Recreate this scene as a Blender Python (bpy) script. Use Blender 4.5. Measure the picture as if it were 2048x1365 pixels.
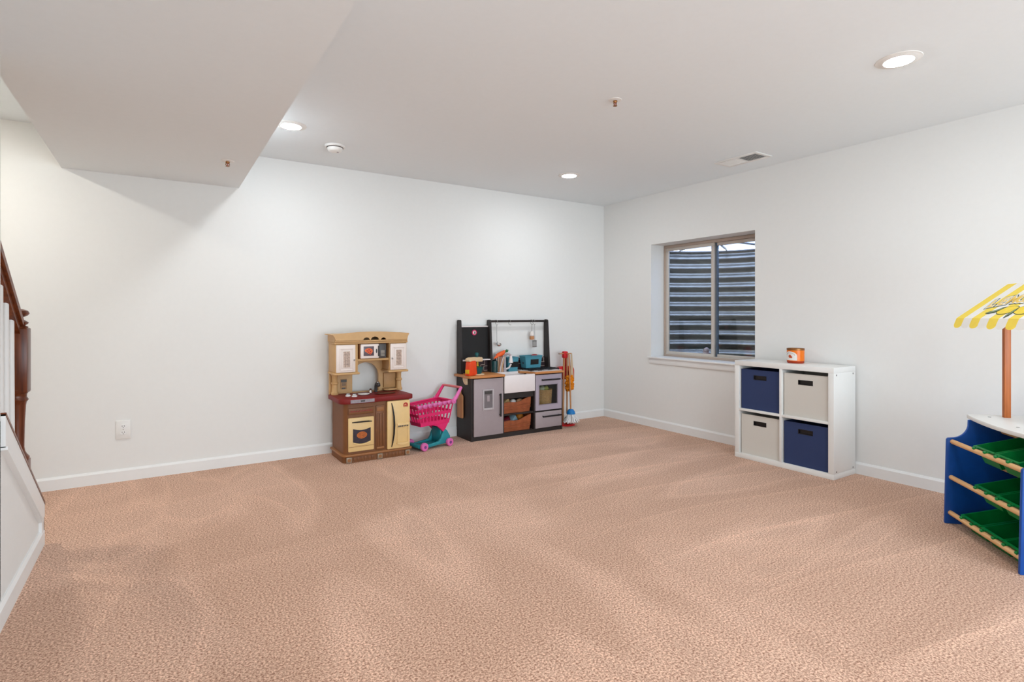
import bpy, bmesh, math, random
from mathutils import Vector, Matrix
random.seed(7)
for o in list(bpy.data.objects): bpy.data.objects.remove(o)
scene = bpy.context.scene
COL = scene.collection

# ------------------------------------------------------------------ camera
H = 2.36                       # ceiling height
CAM = Vector((-4.199, -4.574, 1.138))
YAW = math.radians(32.966)
cd = bpy.data.cameras.new('camera')
cam = bpy.data.objects.new('camera', cd); COL.objects.link(cam)
cam.location = CAM
cam.rotation_euler = (math.pi/2, 0, -YAW)
cd.sensor_width = 36; cd.lens = 1087/2048*36
cd.shift_y = -(682.5-630)/2048
cd.clip_start = 0.02
scene.camera = cam

# ------------------------------------------------------------------ world and exposure
w = bpy.data.worlds.new('world'); scene.world = w; w.use_nodes = True
w.node_tree.nodes['Background'].inputs[0].default_value = (0.80, 0.88, 1.0, 1)
w.node_tree.nodes['Background'].inputs[1].default_value = 7.0
scene.view_settings.view_transform = 'Standard'
scene.view_settings.look = 'None'
scene.view_settings.gamma = 1
scene.view_settings.use_curve_mapping = False
scene.view_settings.exposure = 0.14
LAMP = 186.0                    # brightness of the ceiling lamp lenses

# added area light behind the camera, fills the ceiling and walls
ld = bpy.data.lights.new('added_fill_light', 'AREA'); ld.shape = 'RECTANGLE'; ld.size = 3.6; ld.size_y = 1.95
ld.energy = 122; ld.color = (.72, .88, 1.0)
lo = bpy.data.objects.new('added_fill_light', ld); COL.objects.link(lo)
lo.location = (-2.3, -7.32, 1.03); lo.rotation_euler = (math.radians(90), 0, 0)

# ------------------------------------------------------------------ materials
def lin(c):
    return tuple((v/255/12.92 if v/255 <= .04045 else ((v/255+.055)/1.055)**2.4) for v in c)
def mat(name, rgb, rough=.5, metal=0, vary=.05, scale=30, bump=0, bscale=200, emit=0, stretch=(1,1,1), spec=.5, trans=0, ior=1.45, alpha=1):
    m = bpy.data.materials.new(name); m.use_nodes = True
    nt = m.node_tree; b = nt.nodes['Principled BSDF']
    c = lin(rgb)
    b.inputs['Roughness'].default_value = rough; b.inputs['Metallic'].default_value = metal
    b.inputs['Specular IOR Level'].default_value = spec
    b.inputs['Transmission Weight'].default_value = trans; b.inputs['IOR'].default_value = ior
    tc = nt.nodes.new('ShaderNodeTexCoord'); mp = nt.nodes.new('ShaderNodeMapping')
    mp.inputs['Scale'].default_value = stretch
    nt.links.new(tc.outputs['Object'], mp.inputs['Vector'])
    nz = nt.nodes.new('ShaderNodeTexNoise'); nz.inputs['Scale'].default_value = scale; nz.inputs['Detail'].default_value = 3
    nt.links.new(mp.outputs[0], nz.inputs['Vector'])
    rp = nt.nodes.new('ShaderNodeValToRGB')
    rp.color_ramp.elements[0].position = .3; rp.color_ramp.elements[1].position = .7
    rp.color_ramp.elements[0].color = tuple(v*(1-vary) for v in c)+(1,)
    rp.color_ramp.elements[1].color = tuple(min(1, v*(1+vary)) for v in c)+(1,)
    nt.links.new(nz.outputs[0], rp.inputs[0]); nt.links.new(rp.outputs[0], b.inputs['Base Color'])
    if emit:
        b.inputs['Emission Color'].default_value = c+(1,); b.inputs['Emission Strength'].default_value = emit
    if bump:
        n2 = nt.nodes.new('ShaderNodeTexNoise'); n2.inputs['Scale'].default_value = bscale; n2.inputs['Detail'].default_value = 2
        nt.links.new(mp.outputs[0], n2.inputs['Vector'])
        bp = nt.nodes.new('ShaderNodeBump'); bp.inputs['Strength'].default_value = bump; bp.inputs['Distance'].default_value = .002
        nt.links.new(n2.outputs[0], bp.inputs['Height']); nt.links.new(bp.outputs[0], b.inputs['Normal'])
    return m
def wood(name, dark, light, axis=2, scale=6, rough=.4):
    st = [22, 22, 22]; st[axis] = 1.5
    m = mat(name, light, rough, scale=scale, stretch=tuple(st))
    e = m.node_tree.nodes['Color Ramp'].color_ramp.elements
    e[0].color = lin(dark)+(1,); e[1].color = lin(light)+(1,)
    return m
M = {}
M['wall'] = mat('wall_paint', (235,234,231), .75, vary=.006, bump=.08, bscale=260, spec=.25)
M['ceil'] = mat('ceiling_paint', (238,243,245), .85, vary=.006, bump=.06, bscale=200, spec=.15)
M['trim'] = mat('white_trim_paint', (238,237,235), .4, vary=.006)
M['white_metal'] = mat('white_enamel', (236,234,230), .4, vary=.01)
M['cherry'] = wood('cherry_stained_wood', (70,28,10), (122,60,28), 2, 3, .3)
M['cherry_rail'] = wood('cherry_rail_wood', (84,36,14), (128,66,32), 1, 3, .3)
M['tan'] = mat('tan_plastic', (205,163,110), .45, vary=.03)
M['brown'] = mat('brown_plastic', (126,78,42), .5, vary=.06)
M['brown_hi'] = mat('light_brown_plastic', (156,102,58), .5, vary=.05)
M['burgundy'] = mat('burgundy_plastic', (122,18,18), .55, vary=.08)
M['cream'] = mat('cream_plastic', (232,196,136), .4, vary=.02)
M['pinkwhite'] = mat('white_plastic_door', (240,226,218), .4, vary=.01)
M['black'] = mat('black_plastic', (20,18,20), .35)
M['darkgrey'] = mat('dark_grey_print', (70,66,64), .4)
M['chrome'] = mat('chrome', (205,203,200), .18, 1)
M['steelgrey'] = mat('grey_metal', (150,145,142), .35, .8)
M['orangeprint'] = mat('orange_food_print', (205,110,40), .5, vary=.3, scale=120)
M['redprint'] = mat('red_print', (178,40,34), .5, vary=.15)
M['greyprint'] = mat('grey_panel_print', (150,140,146), .4, vary=.15, scale=60)
M['windowprint'] = mat('patterned_window_print', (190,165,148), .4, vary=.25, scale=90)
M['espresso'] = mat('espresso_painted_board', (42,35,33), .5, vary=.08)
M['chalk'] = mat('chalkboard_paint', (17,15,16), .6, vary=.1)
M['greyboard'] = mat('grey_painted_board', (166,152,154), .5, vary=.02)
M['counterwood'] = wood('honey_wood_counter', (184,116,62), (212,144,86), 0, 4, .45)
M['boardwood'] = wood('beech_board', (184,124,78), (204,146,98), 2, 4, .5)
M['sink'] = mat('white_ceramic_board', (240,230,228), .35, vary=.01)
M['plum'] = mat('plum_backsplash', (52,34,38), .5)
M['teal'] = mat('teal_painted_metal', (72,142,160), .45, vary=.04)
M['darkteal'] = mat('dark_teal_plastic', (10,84,88), .35, vary=.08)
M['leather'] = mat('brown_leatherette', (158,84,48), .55, vary=.18, scale=25, bump=.3, bscale=60)
M['wicker'] = mat('wicker_weave', (214,160,98), .7, vary=.3, scale=160, bump=.8, bscale=180)
M['orange'] = mat('orange_red_plastic', (232,70,24), .4, vary=.05)
M['carrot'] = mat('carrot_orange', (240,96,34), .5, vary=.08)
M['yellow'] = mat('yellow_plastic', (224,176,30), .45)
M['beigewood'] = wood('pale_beech', (214,180,140), (230,200,164), 0, 4, .5)
M['green'] = mat('green_plastic_toy', (24,98,48), .4)
M['pink'] = mat('hot_pink_plastic', (232,44,112), .38, vary=.04)
M['lightpink'] = mat('orchid_pink_plastic', (226,112,176), .4, vary=.04)
M['peach'] = mat('coral_pink_plastic', (224,120,120), .4)
M['turq'] = mat('turquoise_plastic', (40,140,150), .4, vary=.05)
M['purple'] = mat('purple_plastic', (130,60,130), .4)
M['red'] = mat('red_paint', (206,30,34), .4)
M['duster'] = mat('orange_duster_fleece', (236,140,16), .9, vary=.15, scale=120, bump=1, bscale=200)
M['blue'] = mat('bright_blue_paint', (20,120,190), .4)
M['string'] = mat('white_cotton_string', (232,228,226), .9, vary=.05)
M['shelfwhite'] = mat('white_laminate', (236,234,230), .4, vary=.006)
M['navy'] = mat('navy_canvas', (44,58,98), .8, vary=.08, scale=300, bump=.3, bscale=900)
M['ivory'] = mat('ivory_canvas', (214,208,199), .8, vary=.03, scale=300, bump=.3, bscale=900)
M['wax'] = mat('orange_wax', (240,118,10), .25, vary=.04)
M['waxdark'] = mat('amber_glass_base', (168,48,8), .15)
M['label'] = mat('white_paper_label', (236,228,222), .6, vary=.02)
M['gold'] = mat('brushed_bronze_lid', (150,100,56), .35, .7)
M['standblue'] = mat('blue_painted_board', (12,76,160), .4, vary=.04)
M['bingreen'] = mat('green_storage_plastic', (0,128,58), .35, vary=.06)
M['rod'] = wood('light_pine_dowel', (216,164,108), (238,190,136), 0, 5, .5)
M['post'] = wood('orange_stained_post', (160,82,30), (190,106,46), 2, 4, .4)
M['awnyellow'] = mat('yellow_awning_cloth', (255,222,84), .7, vary=.03)
M['awnwhite'] = mat('white_awning_cloth', (244,240,234), .7, vary=.01)
M['ink'] = mat('dark_green_ink', (58,74,58), .7)
M['inkyellow'] = mat('golden_ink', (252,208,104), .7, vary=.1)
M['lemon'] = mat('lemon_ink', (248,216,70), .7)
M['frame'] = mat('almond_vinyl', (205,196,186), .45, vary=.02)
M['taupe'] = mat('taupe_vinyl', (182,164,150), .5, vary=.02)
M['greyblue'] = mat('grey_blue_strip', (92,106,122), .5)
M['steel'] = mat('galvanised_steel', (168,162,152), .32, .9, vary=.12, scale=12)
M['gravel'] = mat('gravel', (120,112,104), .9, vary=.4, scale=40, bump=1, bscale=40)
M['cover'] = bpy.data.materials.new('frosted_well_cover'); M['cover'].use_nodes = True
nt = M['cover'].node_tree; nt.nodes.remove(nt.nodes['Principled BSDF'])
tl = nt.nodes.new('ShaderNodeBsdfTranslucent'); tl.inputs[0].default_value = (.52,.56,.66,1)
nt.links.new(tl.outputs[0], nt.nodes['Material Output'].inputs[0])
M['glass'] = bpy.data.materials.new('window_glass'); M['glass'].use_nodes = True
nt = M['glass'].node_tree; nt.nodes.remove(nt.nodes['Principled BSDF'])
tr = nt.nodes.new('ShaderNodeBsdfTransparent'); tr.inputs[0].default_value = (.86,.9,.92,1)
gl = nt.nodes.new('ShaderNodeBsdfGlossy'); gl.inputs['Roughness'].default_value = .02
lw = nt.nodes.new('ShaderNodeLayerWeight'); lw.inputs['Blend'].default_value = .5
pw = nt.nodes.new('ShaderNodeMath'); pw.operation = 'POWER'; pw.inputs[1].default_value = 5; nt.links.new(lw.outputs['Facing'], pw.inputs[0])
fr = nt.nodes.new('ShaderNodeMath'); fr.operation = 'MULTIPLY_ADD'; fr.inputs[1].default_value = .9; fr.inputs[2].default_value = .035; nt.links.new(pw.outputs[0], fr.inputs[0])
mx = nt.nodes.new('ShaderNodeMixShader')
nt.links.new(fr.outputs[0], mx.inputs[0]); nt.links.new(tr.outputs[0], mx.inputs[1]); nt.links.new(gl.outputs[0], mx.inputs[2])
nt.links.new(mx.outputs[0], nt.nodes['Material Output'].inputs[0])
def emitter(name, rgb, s):
    m = mat(name, rgb, .5); b = m.node_tree.nodes['Principled BSDF']
    b.inputs['Emission Color'].default_value = tuple(rgb_ for rgb_ in lin(rgb))+(1,)
    b.inputs['Emission Strength'].default_value = s
    return m
M['lamp'] = emitter('lit_lamp_lens', (241,248,253), LAMP)
M['lampwarm'] = emitter('lit_warm_lamp_lens', (255,251,240), LAMP*1.65)

def carpet():
    m = bpy.data.materials.new('beige_cut_pile_carpet'); m.use_nodes = True
    nt = m.node_tree; b = nt.nodes['Principled BSDF']; N = nt.nodes.new; L = nt.links.new
    b.inputs['Roughness'].default_value = .95; b.inputs['Specular IOR Level'].default_value = .1
    b.inputs['Sheen Weight'].default_value = .15
    tc = N('ShaderNodeTexCoord')
    n1 = N('ShaderNodeTexNoise'); n1.inputs['Scale'].default_value = 130; n1.inputs['Detail'].default_value = 4; n1.inputs['Roughness'].default_value = .75
    L(tc.outputs['Object'], n1.inputs['Vector'])
    r1 = N('ShaderNodeValToRGB'); e = r1.color_ramp.elements
    e[0].position = .38; e[1].position = .62
    e[0].color = lin((144,94,70))+(1,); e[1].color = lin((251,211,184))+(1,)
    L(n1.outputs[0], r1.inputs[0])
    # nap laid over by the vacuum cleaner: broad fans of lighter and darker pile
    def sweep(rot, scale, dist, seed, vec):
        mp = N('ShaderNodeMapping'); mp.inputs['Rotation'].default_value = (0,0,rot); mp.inputs['Location'].default_value = (seed,seed*1.7,0)
        mp.inputs['Scale'].default_value = vec
        L(tc.outputs['Object'], mp.inputs['Vector'])
        wv = N('ShaderNodeTexNoise'); wv.inputs['Scale'].default_value = scale; wv.inputs['Detail'].default_value = 1.0; wv.inputs['Distortion'].default_value = dist
        L(mp.outputs[0], wv.inputs['Vector'])
        rr = N('ShaderNodeValToRGB'); q = rr.color_ramp.elements
        q[0].position = .46; q[1].position = .54
        q[0].color = (.925,.905,.885,1); q[1].color = (1.03,1.03,1.03,1)
        z_ = q.new(.575); z_.color = (1.09,1.09,1.09,1); z_ = q.new(.61); z_.color = (1.0,1.0,1.0,1)
        L(wv.outputs[0], rr.inputs[0]); return rr
    s1 = sweep(math.radians(8), 2.2, .45, 3.1, (.30,1,1)); s2 = sweep(math.radians(6), 2.4, .4, 9.3, (1,.30,1)); s3 = sweep(math.radians(-35), 1.2, .8, 5.7, (.6,1,1))
    wv = N('ShaderNodeTexWave'); wv.inputs['Scale'].default_value = .7; wv.inputs['Distortion'].default_value = 6; wv.inputs['Detail'].default_value = 1; wv.inputs['Detail Scale'].default_value = .6
    wv.wave_profile = 'SAW'; wv.bands_direction = 'Y'
    mpw = N('ShaderNodeMapping'); mpw.inputs['Rotation'].default_value = (0,0,math.radians(9)); mpw.inputs['Scale'].default_value = (.6,1,1)
    L(tc.outputs['Object'], mpw.inputs['Vector']); L(mpw.outputs[0], wv.inputs['Vector'])
    rw = N('ShaderNodeValToRGB'); q = rw.color_ramp.elements
    q[0].position = 0; q[0].color = (.955,.945,.935,1); q[1].position = 1; q[1].color = (1.09,1.09,1.09,1)
    x = q.new(.88); x.color = (1.0,.995,.99,1)
    L(wv.outputs[0], rw.inputs[0])
    # strokes run square to the nearer wall: along x on the window side, along y by the long wall
    sx = N('ShaderNodeSeparateXYZ'); L(tc.outputs['Object'], sx.inputs[0])
    nm = N('ShaderNodeTexNoise'); nm.inputs['Scale'].default_value = .8; L(tc.outputs['Object'], nm.inputs['Vector'])
    ad = N('ShaderNodeMath'); ad.operation = 'MULTIPLY_ADD'; L(nm.outputs[0], ad.inputs[0]); ad.inputs[1].default_value = 1.6; L(sx.outputs[0], ad.inputs[2])
    mr = N('ShaderNodeMapRange'); L(ad.outputs[0], mr.inputs[0]); mr.inputs[1].default_value = -1.9; mr.inputs[2].default_value = -1.1
    ma = N('ShaderNodeMixRGB'); L(mr.outputs[0], ma.inputs[0]); L(s2.outputs[0], ma.inputs[1])
    mw_ = N('ShaderNodeMixRGB'); mw_.blend_type = 'MULTIPLY'; mw_.inputs[0].default_value = 1; L(s1.outputs[0], mw_.inputs[1]); L(rw.outputs[0], mw_.inputs[2]); L(mw_.outputs[0], ma.inputs[2])
    half = N('ShaderNodeMixRGB'); half.inputs[0].default_value = .5; half.inputs[1].default_value = (1,1,1,1); L(s3.outputs[0], half.inputs[2])
    col = r1.outputs[0]
    for s in (ma, half):
        mm = N('ShaderNodeMixRGB'); mm.blend_type = 'MULTIPLY'; mm.inputs[0].default_value = 1
        L(col, mm.inputs[1]); L(s.outputs[0], mm.inputs[2]); col = mm.outputs[0]
    L(col, b.inputs['Base Color'])
    bp = N('ShaderNodeBump'); bp.inputs['Strength'].default_value = .35; bp.inputs['Distance'].default_value = .004
    L(n1.outputs[0], bp.inputs['Height']); L(bp.outputs[0], b.inputs['Normal'])
    return m
M['carpet'] = carpet()

# ------------------------------------------------------------------ mesh builder
class MB:
    def __init__(s): s.bm = bmesh.new()
    def _take(s, b, mtx=None):
        if mtx is not None: bmesh.ops.transform(b, matrix=mtx, verts=b.verts)
        me = bpy.data.meshes.new('t'); b.to_mesh(me); b.free(); s.bm.from_mesh(me); bpy.data.meshes.remove(me); return s
    def box(s, x0, x1, y0, y1, z0, z1, bev=0, seg=2, mtx=None):
        b = bmesh.new(); bmesh.ops.create_cube(b, size=1)
        for v in b.verts: v.co = Vector(((x0+x1)/2+v.co.x*abs(x1-x0), (y0+y1)/2+v.co.y*abs(y1-y0), (z0+z1)/2+v.co.z*abs(z1-z0)))
        if bev: bmesh.ops.bevel(b, geom=b.edges[:], offset=bev, segments=seg, affect='EDGES', profile=.5)
        return s._take(b, mtx)
    def prism(s, pts, axis, a, b_, bev=0, mtx=None):
        b = bmesh.new()
        def P(p, c): return {'x':(c,p[0],p[1]), 'y':(p[0],c,p[1]), 'z':(p[0],p[1],c)}[axis]
        va = [b.verts.new(P(p, a)) for p in pts]; vb = [b.verts.new(P(p, b_)) for p in pts]
        n = len(pts)
        b.faces.new(va); b.faces.new(vb[::-1])
        for i in range(n): b.faces.new((va[(i+1)%n], va[i], vb[i], vb[(i+1)%n]))
        bmesh.ops.recalc_face_normals(b, faces=b.faces[:])
        if bev: bmesh.ops.bevel(b, geom=[e for e in b.edges if e.calc_face_angle(0) > .6], offset=bev, segments=2, affect='EDGES', profile=.5)
        return s._take(b, mtx)
    def lathe(s, prof, c=(0,0,0), n=20, mtx=None, sx=1, sy=1):
        b = bmesh.new(); rings = []
        for r, z in prof:
            if r < 1e-5: rings.append([b.verts.new((0,0,z))])
            else: rings.append([b.verts.new((r*sx*math.cos(2*math.pi*i/n), r*sy*math.sin(2*math.pi*i/n), z)) for i in range(n)])
        for A, B in zip(rings, rings[1:]):
            for i in range(n):
                j = (i+1)%n
                if len(A) == 1 and len(B) == 1: continue
                if len(A) == 1: b.faces.new((A[0], B[i], B[j]))
                elif len(B) == 1: b.faces.new((A[i], B[0], A[j]))
                else: b.faces.new((A[i], B[i], B[j], A[j]))
        for R in (rings[0], rings[-1]):
            if len(R) > 2: b.faces.new(R)
        bmesh.ops.recalc_face_normals(b, faces=b.faces[:])
        m = Matrix.Translation(c)
        if mtx is not None: m = m @ mtx
        return s._take(b, m)
    def tube(s, path, r, n=8, flat=1):
        b = bmesh.new(); pts = [Vector(p) for p in path]; rings = []
        rs = r if isinstance(r, (list, tuple)) else [r]*len(pts)
        up = None
        for i, p in enumerate(pts):
            t = (pts[min(i+1, len(pts)-1)]-pts[max(i-1, 0)]).normalized()
            if up is None: up = Vector((0,0,1)) if abs(t.z) < .9 else Vector((0,1,0))
            u = t.cross(up).normalized(); v = u.cross(t); up = v
            rings.append([b.verts.new(p+(u*math.cos(2*math.pi*k/n)+v*math.sin(2*math.pi*k/n)*flat)*rs[i]) for k in range(n)])
        for A, B in zip(rings, rings[1:]):
            for i in range(n): b.faces.new((A[i], A[(i+1)%n], B[(i+1)%n], B[i]))
        b.faces.new(rings[0][::-1]); b.faces.new(rings[-1])
        bmesh.ops.recalc_face_normals(b, faces=b.faces[:])
        return s._take(b)
    def ball(s, c, r, sc=(1,1,1), n=14, mtx=None):
        b = bmesh.new(); bmesh.ops.create_uvsphere(b, u_segments=n, v_segments=max(6, n*2//3), radius=r)
        m = Matrix.Translation(c)
        if mtx is not None: m = m @ mtx
        return s._take(b, m @ Matrix.Diagonal((*sc, 1)))
    def quad(s, *p):
        vs = [s.bm.verts.new(q) for q in p]; s.bm.faces.new(vs); return s
    def mesh(s, me, mtx): 
        b = bmesh.new(); b.from_mesh(me); return s._take(b, mtx)
    def data(s, name, m, ang=35):
        me = bpy.data.meshes.new(name); s.bm.to_mesh(me); s.bm.free()
        me.materials.append(M[m] if isinstance(m, str) else m)
        me.shade_smooth(); me.set_sharp_from_angle(angle=math.radians(ang))
        return me
    def build(s, name, m, parent=None, label=None, ang=35):
        o = bpy.data.objects.new(name, s.data(name, m, ang)); COL.objects.link(o)
        if parent is not None:
            o.parent = parent
            org = ORG.get(root_of(parent).name)
            if org is not None:
                o.data.transform(Matrix.Translation(-org))
        if label: o['label'] = label
        return o
ORG = {}
def root_of(o):
    while o.parent is not None: o = o.parent
    return o
def tag(o, label=None, cat=None, group=None, kind=None):
    if label: o['label'] = label
    if cat: o['category'] = cat
    if group: o['group'] = group
    if kind: o['kind'] = kind
    return o
def thing(name, label, cat, loc=(0,0,0), rz=0, group=None, world=False, kind=None):
    """Empty at the base of a thing; world=True: its parts are written in room coordinates."""
    o = bpy.data.objects.new(name, None); COL.objects.link(o); o.empty_display_size = .05
    o.location = loc; o.rotation_euler = (0,0,rz)
    if world: ORG[o.name] = Vector(loc)
    return tag(o, label, cat, group, kind)
def solid(name, mb, m, label, cat, loc=(0,0,0), rz=0, group=None, rot=None):
    o = mb.build(name, m); o.location = loc; o.rotation_euler = rot or (0,0,rz)
    return tag(o, label, cat, group)
def struct(name, mb, m, label=None, parent=None):
    o = mb.build(name, m, parent)
    if parent is None: tag(o, label, None, None, 'structure')
    return o
def copy_tree(o, parent=None):
    c = o.copy(); COL.objects.link(c)
    if parent is not None: c.parent = parent
    for ch in list(o.children): copy_tree(ch, c)
    return c
def arc(cx, cy, r, a0, a1, n=8, ry=None):
    ry = ry or r
    return [(cx+r*math.cos(math.radians(a0+(a1-a0)*i/n)), cy+ry*math.sin(math.radians(a0+(a1-a0)*i/n))) for i in range(n+1)]
def text_mesh(body, size, extrude=0, offset=0):
    cu = bpy.data.curves.new('txt', 'FONT'); cu.body = body; cu.size = size; cu.extrude = extrude; cu.offset = offset
    cu.align_x = 'CENTER'; cu.align_y = 'CENTER'; cu.resolution_u = 3
    o = bpy.data.objects.new('txt', cu); COL.objects.link(o)
    dg = bpy.context.evaluated_depsgraph_get(); me = bpy.data.meshes.new_from_object(o.evaluated_get(dg))
    bpy.data.objects.remove(o); bpy.data.curves.remove(cu); return me
ROTX = Matrix.Rotation(math.pi/2, 4, 'X')      # text facing -y

# ------------------------------------------------------------------ room shell
YB = -7.4; XL = -4.69; XS = -5.80            # back of room, stair partition, stairwell far wall
struct('floor', MB().box(XS-.1, .1, YB-.1, .1, -.12, 0), 'carpet', 'beige cut pile carpet floor with vacuum tracks')
m = MB()
m.box(XL-.12, .1, YB-.1, .1, H, H+.1)
m.box(XS-.1, XL-.12, -2.3, .1, H, H+.1); m.box(XS-.1, XL-.12, YB-.1, -5.4, H, H+.1)
struct('ceiling', m, 'ceil', 'flat white painted ceiling')
struct('ceiling_soffit', MB().box(-4.735, -3.695, YB, 0, H-.263, H+.01), 'ceil', 'wide white boxed soffit below the ceiling')
struct('wall_back', MB().box(XS-.1, .1, 0, .1, 0, H), 'wall', 'long white wall behind the toy kitchens')
# right wall with the window opening
WY0, WY1, WZ0, WZ1, WD = -1.853, -.702, .705, 1.851, .215
m = MB()
m.box(0, WD, WY1, 0, 0, H); m.box(0, WD, YB, WY0, 0, H); m.box(0, WD, WY0, WY1, 0, WZ0); m.box(0, WD, WY0, WY1, WZ1, H)
struct('wall_right', m, 'wall', 'white wall with a recessed window')
struct('wall_front', MB().box(XS-.1, .1, YB-.1, YB, 0, H), 'wall', 'white wall at the other end of the room')
struct('wall_left', MB().box(XL-.12, XL, YB, -1.872, 0, H), 'wall', 'full height white wall beside the stairs')
m = MB().box(XS-.1, XS, YB, 0, 0, 3.7)
m.box(XL-.12, XL-.02, -5.4, -2.3, H+.1, 3.7); m.box(XS, XL-.02, -2.3, -2.2, H+.1, 3.7); m.box(XS, XL-.02, -5.5, -5.4, H+.1, 3.7)
m.box(XS-.1, XL, -5.5, -2.2, 3.7, 3.8)
struct('wall_stairwell', m, 'wall', 'white stairwell wall')
# sloping knee wall beside the stairs
KE = -1.066
def kz(y): return .185 + (KE-y)*.693
m = MB().prism([(KE,0),(KE,kz(KE)),(-1.88,kz(-1.88)),(-1.88,0)], 'x', XL-.115, XL)
struct('wall_stair', m, 'wall', 'low white knee wall sloping up with the stairs')
# unseen door frame, added to go with the fill light
ffr1 = thing('fill_frame', 'unseen door frame added around the fill light at the other end', None, (-2.3,YB,0), world=True, kind='structure')
for a in ((-4.16,-4.10,.02,2.06),(-.50,-.44,.02,2.06),(-2.33,-2.27,.06,2.0),(-4.10,-.50,.02,.06),(-4.10,-.50,2.0,2.06)):
    MB().box(a[0],a[1],YB,YB+.05,a[2],a[3],.003).build('fill_frame_bar', 'trim', ffr1)
# baseboards
def base(name, pts, lab):
    m = MB()
    for (x0,y0,x1,y1) in pts:
        m.box(x0,x1,y0,y1,0,.07); 
        xa, xb, ya, yb = x0, x1, y0, y1
        if abs(x1-x0) < abs(y1-y0):
            inner = lab[1]
            if inner > 0: m.prism([(xa,.07),(xb,.07),(xa+.005,.084),(xa,.084)], 'y', ya, yb)
            else: m.prism([(xa,.07),(xb,.07),(xb,.084),(xb-.005,.084)], 'y', ya, yb)
        else:
            m.prism([(ya,.07),(yb,.07),(yb,.084),(yb-.005,.084)], 'x', xa, xb)
    struct(name, m, 'trim', lab[0])
base('baseboard_back', [(XS,-.014,0,0)], ('white baseboard under the long white wall',0))
base('baseboard_right', [(-.014,YB,0,0)], ('white baseboard under the window wall',-1))
base('baseboard_left', [(XL,YB,XL+.014,KE+.012)], ('white baseboard below the stair knee wall',1))
# knee wall trim: sloping skirt board, end board, wooden cap
m = MB().prism([(KE+.012,kz(KE)-.045),(KE+.012,kz(KE)+.02),(-1.87,kz(-1.87)+.028),(-1.87,kz(-1.87)-.095),(KE-.06,kz(KE)-.055)], 'x', XL, XL+.014)
m.prism([(KE-.05,kz(KE)-.055),(-1.87,kz(-1.87)-.105),(-1.87,kz(-1.87)-.092),(KE-.05,kz(KE)-.043)], 'x', XL, XL+.02)
struct('trim_1', m, 'trim', 'white sloping skirt trim on the stair knee wall')
m = MB().box(XL-.125, XL+.012, KE, KE+.014, .07, kz(KE)+.01); m.box(XL, XL+.012, KE-.055, KE+.014, .07, kz(KE)-.03)
struct('trim_2', m, 'trim', 'white end board of the stair knee wall')
m = MB().prism([(KE+.014,kz(KE)+.012),(KE+.014,kz(KE)+.026),(-1.87,kz(-1.87)+.034),(-1.87,kz(-1.87)+.022)], 'x', XL-.13, XL+.016)
struct('trim_3', m, 'cherry_rail', 'dark wooden cap on the stair knee wall')
# stairs behind the knee wall
st = thing('staircase', 'carpeted stairs rising behind the white knee wall', 'stairs', (-5.3,-1.12,0), world=True)
for i in range(12):
    y = -1.12-i*.263; z = (i+1)*.185
    MB().box(XS+.005, XL-.125, y-.263, y, z-.185 if i else .002, z-.03).build('riser', 'trim', st)
    MB().box(XS+.005, XL-.125, y-.29, y+.025, z-.03, z, .008).build('tread', 'carpet', st)
# stair railing: newel, handrail, balusters
rl = thing('stair_railing', 'dark cherry stair handrail with newel post and white balusters', 'railing', (-4.76,-1.2,kz(-1.2)), world=True)
NX, NY, NW = -4.765, -1.142, .044
z0 = kz(NY)+.012
newel = MB().box(NX-NW, NX+NW, NY-NW, NY+NW, z0-.03, z0+.20, .006)
newel.lathe([(.044,0),(.046,.012),(.036,.026),(.030,.04),(.027,.06),(.029,.18),(.033,.26),(.036,.275),(.043,.285),(.036,.298),(.037,.312),(.045,.325),(.046,.335)], (NX,NY,z0+.20), 18)
newel.box(NX-NW, NX+NW, NY-NW, NY+NW, .768, 1.075, .006)
newel.lathe([(.040,0),(.042,.006),(.030,.012),(.040,.020),(.043,.027),(.030,.036),(.020,.042),(.021,.05),(.040,.060),(.046,.070),(.040,.082),(.022,.09),(0,.093)], (NX,NY,1.075), 18)
newel.build('newel_post', 'cherry', rl)
def hz(y): return 1.045+(-1.10-y)*.72
sec = [(-.03,-.03),(.03,-.03),(.034,.0),(.022,.026),(-.022,.026),(-.034,.0)]
def rail(sec, y0, y1, dz, mt, nm):
    m = MB(); va = [m.bm.verts.new((NX+a, y0, hz(y0)+dz+b)) for a,b in sec]; vb = [m.bm.verts.new((NX+a, y1, hz(y1)+dz+b)) for a,b in sec]
    n = len(sec); m.bm.faces.new(va); m.bm.faces.new(vb[::-1])
    for i in range(n): m.bm.faces.new((va[(i+1)%n], va[i], vb[i], vb[(i+1)%n]))
    bmesh.ops.recalc_face_normals(m.bm, faces=m.bm.faces[:]); m.build(nm, mt, rl)
rail([(-.030,-.018),(.030,-.018),(.033,.004),(.022,.03),(-.022,.03),(-.033,.004)], NY-NW, -2.1, 0, 'cherry_rail', 'handrail')
rail([(-.018,-.058),(.018,-.058),(.018,-.018),(-.018,-.018)], NY-NW, -2.1, 0, 'cherry_rail', 'fillet_rail')
for y in (-1.268,-1.372,-1.476,-1.58,-1.684,-1.788):
    zb = kz(y)+.03; zt = hz(y)-.05
    MB().lathe([(.015,0),(.015,.05),(.011,.058),(.0145,.068),(.0135,.3),(.012,zt-zb)], (NX,y,zb), 12).build('baluster', 'trim', rl)

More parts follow.
